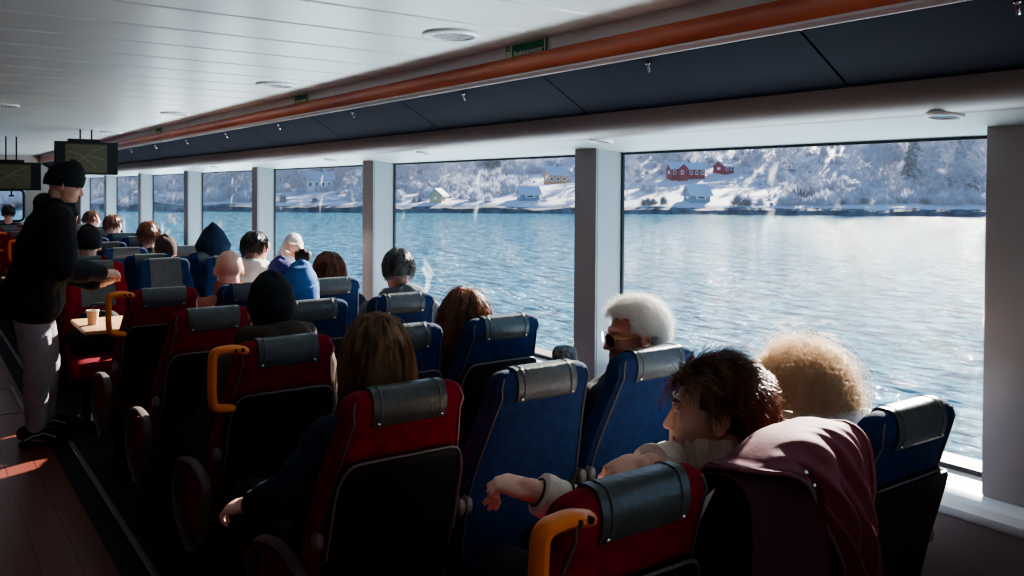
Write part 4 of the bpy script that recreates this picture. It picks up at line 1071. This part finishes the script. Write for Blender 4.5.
# short dark-haired woman turned left, cream turtleneck
def dk_extra(t, base, H, T, N, br, bf, A):
    face_bits(t, base, H, T)
    for s, nm in ((-1, 'cuff'), (1, 'cuff')):
        el, wr = A[s][0], A[s][1]; d = (wr - el).normalized()
        m = MB(); n_ = 9
        pts = [wr - d * (.125 - .0155 * i) for i in range(n_)]
        m.tube(pts, [.043 + (.002 if i % 2 else 0) for i in range(n_)], n=22); part(m, nm, CM['cream'], t, base)
    el, wr = A[-1][0], A[-1][1]; d = (wr - el).normalized(); sd_ = d.cross(Vector((0, 0, 1))).normalized(); up_ = sd_.cross(d)
    m = MB(); c = wr + d * .004
    m.tube([c + (sd_ * math.cos(a) + up_ * math.sin(a)) * .0285 for a in np.linspace(0, 2 * PI, 25)[:-1]], .0022, n=6, loop=True)
    part(m, 'bracelet', CM['black'], t, base)
    m = MB()
    for a in np.linspace(.2, 2.9, 6): m.ell(tuple(c - d * .012 + (sd_ * math.cos(a) + up_ * math.sin(a)) * .029), (.006, .006, .005), n=8, m=6)
    part(m, 'bracelet_beads', M['chrome'], t, base)
    c = wr - d * .055; part(MB().tube([c + (sd_ * math.cos(a) + up_ * math.sin(a)) * .0465 for a in np.linspace(0, 2 * PI, 25)[:-1]], .003, n=6, loop=True), 'hair_tie', CM['black'], t, base)
def reg_pixie(d, rs):
    if d[1] > .42 and d[2] < .52: return False
    if d[2] < -.62: return False
    if abs(d[0]) > .45 and d[2] < .22 and d[1] > -.28: return False
    return True
person('short dark-haired woman in profile with a cream ribbed turtleneck and bracelets', (1.528, 1.325, 1.070), -48, -2, seatxy=(1.552, 1.1135), body_az=-22, torso_m='cream', hi=True, bulk=.5,
       arms={-1: ((1.20, 1.30, .885), (1.045, 1.360, .972), (-.55, .80, .15), (-.1, .3, -1), 52), 1: ((1.53, 1.43, .92), (1.30, 1.30, 1.000), (-1, .05, -.08), (.1, .6, -.8), 38)},
       hair=dict(N=4600, L=.066, gravity=.14, lift=.42, amp=.0025, freq=4, rad=.0013, jitter=.18, seg=7, seed=5, region=reg_pixie, clump=.3, vol=.18, crown=(0, .8, .6), cap=dict(grow=1.03, low=-.62, face=.5)), hairm_='dark',
       collar=(.088, .105, .045), collarm='cream', extra=dk_extra)
# white haired woman in sunglasses
def wh_extra(t, base, H, T, N, br, bf, A):
    g = part(MB().tube([H + T @ Vector(p) for p in ((-.006, .108, .012), (0, .112, .016), (.006, .108, .012))], .0016, n=6), 'sunglasses', GOLD, t, base)
    for s in (-1, 1):
        c = Vector((s * .033, .101, .006)); rot = Matrix.Rotation(math.radians(-s * 14), 3, 'Z')
        ring = []
        for a in np.linspace(0, 2 * PI, 29)[:-1]:
            x = .027 * math.copysign(abs(math.cos(a)) ** .85, math.cos(a)); z = .022 * math.copysign(abs(math.sin(a)) ** .85, math.sin(a)) - .004 * (s * x > 0)
            ring.append(H + T @ (c + rot @ Vector((x, 0, z))))
        part(MB().tube(ring, .0016, n=6, loop=True), 'lens_frame', GOLD, g, base)
        part(MB().loft([[p for p in ring], [p + T @ Vector((0, .0015, 0)) for p in ring]]), 'lens', LENS, g, base)
        part(MB().tube([H + T @ Vector(p) for p in ((s * .060, .093, .012), (s * .074, .070, .013), (s * .080, .0, .012), (s * .078, -.02, .0))], .0020, n=6), 'temple_arm', GOLD, g, base)
    m = MB()
    m.tube([H + T @ Vector((x, .0905 - 9 * x * x, -.0565)) for x in np.linspace(-.02, .02, 9)], [.0015, .003, .004, .0045, .004, .0045, .004, .003, .0015], n=7)
    m.tube([H + T @ Vector((x, .0895 - 9 * x * x, -.0665)) for x in np.linspace(-.018, .018, 9)], [.0015, .0035, .0045, .005, .0055, .005, .0045, .0035, .0015], n=7)
    part(m, 'lips', LIP, t, base)
def reg_crop(d, rs):
    if d[1] > .50 and d[2] < .60: return False
    if d[2] < -.5: return False
    if abs(d[0]) > .55 and d[2] < .08 and d[1] > -.18: return False
    if d[1] > .30 and d[2] < .25: return False
    return True
person('white curly-haired woman in gold sunglasses looking left, in black coat', (2.10, 2.19, 1.070), -70, -4, seatxy=(2.03, 1.9989), body_az=-12, torso_m='black', hi=True, skin='skin_tan', hood=False, bulk=1.2,
       hair=dict(N=3600, L=.030, gravity=.04, lift=.9, comb=.6, crown=(0, .8, .6), frizz=dict(N=1500, L=.042, rad=.0007, amp=.010, seed=32), amp=.008, freq=8, rad=.0012, jitter=.5, seg=8, seed=9, region=reg_crop, cap=dict(grow=1.05, low=-.5, face=.52)), hairm_='white', extra=wh_extra, collar=(.075, .06, .0), collarm='black')
# long brown-haired woman in front of the red seat
person('woman with shoulder-length streaked brown hair and navy coat in the red aisle seat', (1.130, 2.27, 1.090), 12, -14, seatxy=(1.088, 1.9989), body_az=-8, torso_m='navy', bulk=1.5, vox=.006,
       arms={-1: ((.85, 2.20, .76), (.80, 2.40, .68), (-.4, .75, -.2), (.2, .1, -1), 30), 1: ((1.33, 2.40, .78), (1.1, 2.58, .70), (-.8, .4, -.1), (0, 0, -1), 30)},
       hair=dict(N=4200, L=.20, gravity=.55, lift=.25, amp=.004, freq=3, rad=.0013, jitter=.2, seg=10, seed=12, clump=.2, vol=.22, cap=dict(grow=1.08, low=-.7)), hairm_='brown', hood=True)
person('auburn-haired passenger with shoulder-length hair in the blue window seat', (1.955, 3.085, 1.035), 15, -8, seatxy=(2.017, 2.8843), torso_m='brown',
       hair=dict(N=3000, L=.18, gravity=.5, lift=.3, amp=.007, freq=5, rad=.0014, jitter=.3, seg=9, seed=15, clump=.2, vol=.25, cap=dict(grow=1.08, low=-.7)), hairm_='auburn', hood=True)
person('passenger in black ribbed beanie and brown hooded coat in the red seat with handle', (1.165, 3.27, 1.100), 5, -6, seatxy=(1.088, 2.8843), torso_m='brown', hat=dict(tall=.135), hatm='black', hood=True, bulk=2.4, hoodk=1.3,
       hair=dict(N=300, L=.03, gravity=.5, lift=.1, rad=.0014, seg=4, seed=4, region=lambda d, rs: d[2] < -.1 and d[1] < 0, cap=dict(grow=1.02)), hairm_='dark')
person('grey-haired man with short hair and light scarf seen from behind by the window', (2.144, 4.05, 1.150), 18, -3, seatxy=(2.05, 3.7697), torso_m='grey', skin='skin_tan',
       hair=dict(N=1800, L=.032, gravity=.45, lift=.15, rad=.0015, jitter=.25, seg=4, seed=6, cap=dict(grow=1.06, low=-.55)), hairm_='grey', collar=(.085, .055, .03), collarm='wool', hood=True)
person('passenger in bright blue knitted beanie', (1.665, 4.22, 1.030), 30, -8, seatxy=(1.552, 3.7697), torso_m='navy', hat=dict(tall=.150, slouch=.12, fold=True), hatm='blueknit', k=1.05)
person('passenger in dark indigo beanie behind the bright blue hat', (1.885, 5.10, 1.015), 0, -10, seatxy=(1.85, 4.78), torso_m='white', hat=dict(tall=.13, fold=False), hatm='purpleknit', legs=None)
person('reddish-haired head showing above the blue window seat', (2.13, 4.95, 1.075), -10, -10, seatxy=(2.14, 4.66), torso_m='black', hair=dict(N=1200, L=.12, gravity=.6, lift=.2, rad=.0018, seg=6, seed=8, cap=dict(grow=1.08, low=-.7)), hairm_='reddish')
person('bald passenger with a rust-coloured scarf around the neck', (1.545, 5.05, 1.105), 5, -8, seatxy=(1.552, 4.6551), torso_m='rust', skin='skin', collar=(.088, .075, .0), collarm='rust')
def cam_extra(t, base, H, T, N, br, bf, A): pass
person('photographer in white fleece raising an elbow with a camera at the window', (2.01, 5.95, 1.165), 55, 0, seatxy=(1.92, 5.70), pelvis=(1.92, 5.85, .56), body_az=25, torso_m='white', bulk=1.15, hood=True, skin='skin',
       arms={1: ((2.20, 5.72, 1.22), (2.16, 5.52, 1.14), (-.3, -.45, .35), (0, .8, .2), 55), -1: ((1.92, 6.20, .98), (2.10, 6.15, 1.10), (.6, -.5, .5), (0, -.5, .6), 45)},
       hair=dict(N=900, L=.05, gravity=.5, lift=.2, rad=.002, seg=5, seed=18, cap=dict(grow=1.12, low=-.6)), hairm_='black')
t = thing('photo_camera', 'black camera held up to the window by the photographer', 'camera', (2.16, 5.44, 1.135), rz=math.radians(-40))
MB().box((0, 0, 0), (.105, .055, .065), bev=.012).build('camera_body', M['black'], t)
MB().lathe([(.030, 0), (.033, .01), (.033, .06), (.036, .062), (.036, .085), (.028, .085), (.026, .07)], n=24).build('camera_lens', M['black'], t).rotation_euler = (-PI / 2, 0, 0)
MB().box((0, 0, .04), (.04, .04, .024), bev=.008).build('viewfinder', M['black'], t)
person('passenger in a pointed navy hood in front of the third pillar', (2.08, 7.22, 1.075), 20, -5, k=1.22, seatxy=(2.06, 7.0), pelvis=(2.05, 7.30, .55), torso_m='navy', hoodup=(.0, -.05, .225), hatm='navy', bulk=1.8, legs=None)
person('passenger in a brown knitted hat and light collar behind the wide grey head cover', (1.728, 7.36, 1.055), 0, -5, seatxy=(1.56, 7.10), torso_m='wool', hat=dict(tall=.128, fold=False), hatm='brownknit', hood=True, bulk=1.5, legs=None)
person('passenger with reddish-brown hair and dark coat near the far pillars', (1.867, 8.6, 1.148), 10, -5, seatxy=(1.95, 7.99), torso_m='black', hair=dict(N=700, L=.09, gravity=.4, lift=.3, rad=.003, seg=5, seed=21, cap=dict(grow=1.1, low=-.6)), hairm_='reddish', legs=None)
person('small brown-haired head above the distant grey seat cover', (1.948, 10.75, 1.15), 60, -3, seatxy=(1.98, 10.5), torso_m='black', hair=dict(N=500, L=.05, gravity=.4, lift=.2, rad=.004, seg=4, seed=22, cap=dict(grow=1.08, low=-.5)), hairm_='reddish', legs=None)
person('distant passenger with raised hair by the last window', (2.03, 12.65, 1.15), 80, -3, seatxy=(2.0, 12.3), torso_m='white', hair=dict(N=400, L=.06, gravity=.3, lift=.3, rad=.004, seg=4, seed=23, cap=dict(grow=1.1, low=-.5)), hairm_='dark', legs=None)
person('pale-faced distant passenger just right of the standing man', (1.90, 13.6, 1.13), 160, 0, seatxy=(1.9, 13.4), torso_m='grey', hair=dict(N=300, L=.04, gravity=.3, lift=.2, rad=.004, seg=4, seed=24, cap=dict(grow=1.08, low=-.5)), hairm_='auburn', legs=None)
person('passenger in dark beanie and white hood behind the standing man\'s hands', (1.165, 7.45, 1.12), 5, -8, seatxy=(1.10, 7.10), torso_m='white', hat=dict(tall=.135), hatm='black', k=1.08, hood=True, bulk=1.3, legs=None)
person('dark-haired head at the far left edge below the lower monitor', (1.196, 14.45, 1.20), 5, 0, seatxy=(1.1, 14.2), torso_m='black', hair=dict(N=300, L=.04, gravity=.3, lift=.2, rad=.004, seg=4, seed=25, cap=dict(grow=1.08, low=-.5)), hairm_='black', legs=None)

# ---- the standing man
def man_extra(t, base, H, T, N, br, bf, A):
    face_bits(t, base, H, T)
    # stubble beard
    m = MB(); pts = []
    mb = hair_strands(H, T, 500, .010, root=(.062, .088, .10), gravity=.4, lift=.2, rad=.0012, seg=2, seed=40, region=lambda d, rs: d[2] < -.62 and d[1] > .15, collide=False)
    part(mb, 'beard', HM['black'], t, base)
    # jacket skirt + pocket flap + zip
    C_ = Vector((.635, 5.87, 0)); 
    m = MB(); m.tube([(.60, 5.755, 1.02), (.66, 5.72, .90)], .012, n=8); 
    part(m, 'pocket_flap', CM['black'], t, base)
    # shoes
    for s, (fx, fy, az) in ((1, (.63, 5.90, 97)), (-1, (.725, 6.20, 97))):
        R2 = frame(az); o_ = Vector((fx, fy, 0)); P = lambda x, y, z: o_ + R2 @ Vector((x, y, z))
        mb = MB(); limb(mb, [P(0, -.06, .085), P(0, 0, .082), P(0, .08, .06), P(0, .17, .045)], [.046, .047, .044, .036])
        sho = fuse(mb, 'shoe', CM['shoe'], t, base, voxel=.007, smooth=2)
        rings = []
        for z, g in ((.002, .96), (.006, 1.0), (.026, 1.0), (.032, .97)):
            rings.append([P(x * g, y * g + .055, z) for x, y in [(.045 * math.cos(a) * (1 - .12 * (math.sin(a) < 0)), .150 * math.sin(a)) for a in np.linspace(0, 2 * PI, 33)[:-1]]])
        part(MB().loft(rings), 'sole', CM['sole'], sho, base)
        for sd_ in (1, -1):
            pts = [P(sd_ * (.049 - .004 * q), -.06 + .17 * q, .050 + .030 * math.sin(q * 3.6) * (1 - .3 * q) + (.012 if q > .5 else 0)) for q in np.linspace(0, 1, 12)]
            part(MB().tube(pts, .0042, n=6), 'side_stripe', CM['stripe'], sho, base)
        for q in range(4): part(MB().tube([P(-.022, .05 + q * .018, .098 - q * .008), P(0, .052 + q * .018, .106 - q * .008), P(.022, .05 + q * .018, .098 - q * .008)], .003, n=6), 'lace', CM['stripe'], sho, base)
legs_m = {1: [Vector((.605, 5.875, .83)), Vector((.63, 5.84, .50)), Vector((.625, 5.90, .09))], -1: [Vector((.635, 5.98, .83)), Vector((.71, 6.06, .50)), Vector((.72, 6.20, .09))]}
person('standing man in black beanie, black jacket, grey jeans and black sneakers leaning over the table', (.785, 5.83, 1.60), 108, -18, seatxy=(.65, 5.93), pelvis=(.615, 5.93, .93), body_az=98, torso_m='black', hi=True, skin='skin', bulk=2.3,
       arms={1: ((.74, 5.60, 1.11), (.985, 5.74, 1.055), (.8, .35, .0), (.1, .5, -.8), 35), -1: ((.80, 5.92, 1.06), (.965, 5.80, .985), (.85, .0, .15), (0, .3, .9), 45)},
       legs=legs_m, trousers='jeans', skirt=True, legk=1.06, hat=dict(tall=.135, tilt=4), hatm='black', hood=True, collar=(.080, .035, 0), collarm='black', extra=man_extra)

# ---- plum jacket hung over the seat back
t = thing('plum_jacket', 'plum shell jacket hung over a seat back beside the short-haired woman', 'jacket', (1.552, 1.09, 0)); base = Vector((1.552, 1.09, 0))
def sheet(nu, nv, fn, th=.006):
    P = [[Vector(fn(i / (nu - 1), j / (nv - 1))) for i in range(nu)] for j in range(nv)]
    vs = [p for r in P for p in r]; fs = []
    for j in range(nv - 1):
        for i in range(nu - 1): fs.append((j * nu + i, j * nu + i + 1, (j + 1) * nu + i + 1, (j + 1) * nu + i))
    m = MB(); m.add(vs, fs); return m, P
def over(x, s, off=0.0):
    """path over the seat back at world x: s<0 in front, 0 top, >0 down the rear (metres)"""
    lx = max(-1, min(1, (x - 1.552) / .20)); zt = 1.098 - .045 * abs(lx) ** 2.5
    if s < 0: return Vector((x, 1.135 + .035 * min(1, -s * 12) + .25 * -s, zt + s * .9))
    r = .055; a = min(s / r, PI / 2)
    y = 1.135 - r * math.sin(a) - .045; z = zt - r * (1 - math.cos(a))
    if s > r * PI / 2: q = s - r * PI / 2; z -= q; y += q * .10 - .03 * math.sin(min(q * 5, PI))
    return Vector((x, y - off, z))
def shell(u, v):
    # the shell is pulled to the right as it falls; left edge is the diagonal zipper line
    s = -.12 + v * .72
    top = 1.300 + .45 * u; dn = max(0, s)
    left = 1.300 + .40 * dn + .16 * (1 - math.exp(-dn * 9)); right = 1.685 - .20 * dn - .03 * math.exp(-dn * 30)
    x = left + (right - left) * u
    fold = .024 * math.sin(u * 17 + dn * 9 + 2.5 * math.sin(dn * 6)) * min(1, dn * 5 + .12) + .013 * math.sin(u * 38 - dn * 16 + 2 * math.sin(u * 9)) * min(1, dn * 4 + .1)
    p = over(x, s, .022 + fold + .03 * math.sin(PI * min(1, u * 1.05)) * min(1, dn * 4))
    if s < 0: p.z += fold * .3
    return p
m, P = sheet(90, 70, shell)
sh_ = part(m, 'jacket_shell', CM['plum'], t, base); sm = sh_.modifiers.new('thickness', 'SOLIDIFY'); sm.thickness = .004
m, P2 = sheet(40, 40, lambda u, v: over(1.285 + (.30 + .22 * v) * u, -.10 + .66 * v, .006 + .012 * math.sin(u * 11 + v * 5) * min(1, v * 3)) + Vector((0, .0, -.012)))
part(m, 'jacket_lining', CM['plumlin'], t, base)
zp = [shell(0, v) + Vector((-.003, -.006, 0)) for v in np.linspace(.30, .62, 22)]
part(MB().tube(zp, .0035, n=6), 'zipper', M['piping'], t, base)
hem = [shell(.0, v) + Vector((-.001, -.003, 0)) for v in np.linspace(.02, 1, 40)]
part(MB().tube(hem, .005, n=6), 'edge_binding', CM['plum'], t, base)
part(MB().tube([shell(1, v) + Vector((.002, -.002, 0)) for v in np.linspace(.02, 1, 40)], .005, n=6), 'side_seam', CM['plum'], t, base)
for (u, v) in ((.06, .27), (.04, .33)):
    p = shell(u, v) + Vector((0, -.006, .002)); part(MB().ell(tuple(p), (.006, .004, .006), n=12, m=8), 'snap_button', M['chrome'], t, base)

# ---- bags
def bag(name, label, cat, c, r, mt, strap=True, rz=0):
    t = thing(name, label, cat, (c[0], c[1], c[2] - r[2])); mb = MB(); c = Vector(c)
    limb(mb, [c + Vector((-r[0] * .5, 0, -r[2] * .3)), c + Vector((r[0] * .5, 0, -r[2] * .3))], [r[2] * .65, r[2] * .65]); limb(mb, [c + Vector((-r[0] * .3, 0, r[2] * .35)), c + Vector((r[0] * .3, 0, r[2] * .35))], [r[2] * .55, r[2] * .55])
    fuse(mb, 'bag_body', mt, t, (c.x, c.y, c.z - r[2]), voxel=.01, smooth=3, disp=.02, dscale=.06)
    if strap: MB().tube([(-.06, 0, 2 * r[2] - .03), (-.04, 0, 2 * r[2] + .03), (.04, 0, 2 * r[2] + .03), (.06, 0, 2 * r[2] - .03)], .008, n=8).build('carry_strap', CM['black'], t)
    return t
pat = mat('patterned_cloth', (.012, .012, .015), .7, col2=(.16, .16, .16), nscale=55)
bag('patterned_bag', 'black and white patterned bag between the auburn-haired passenger and the second pillar', 'bag', (2.135, 2.62, .905), (.05, .05, .075), pat, strap=False)
bag('black_backpack', 'black backpack on the red seat under the pale wooden table', 'backpack', (1.05, 6.30, .62), (.20, .12, .15), CM['black'])
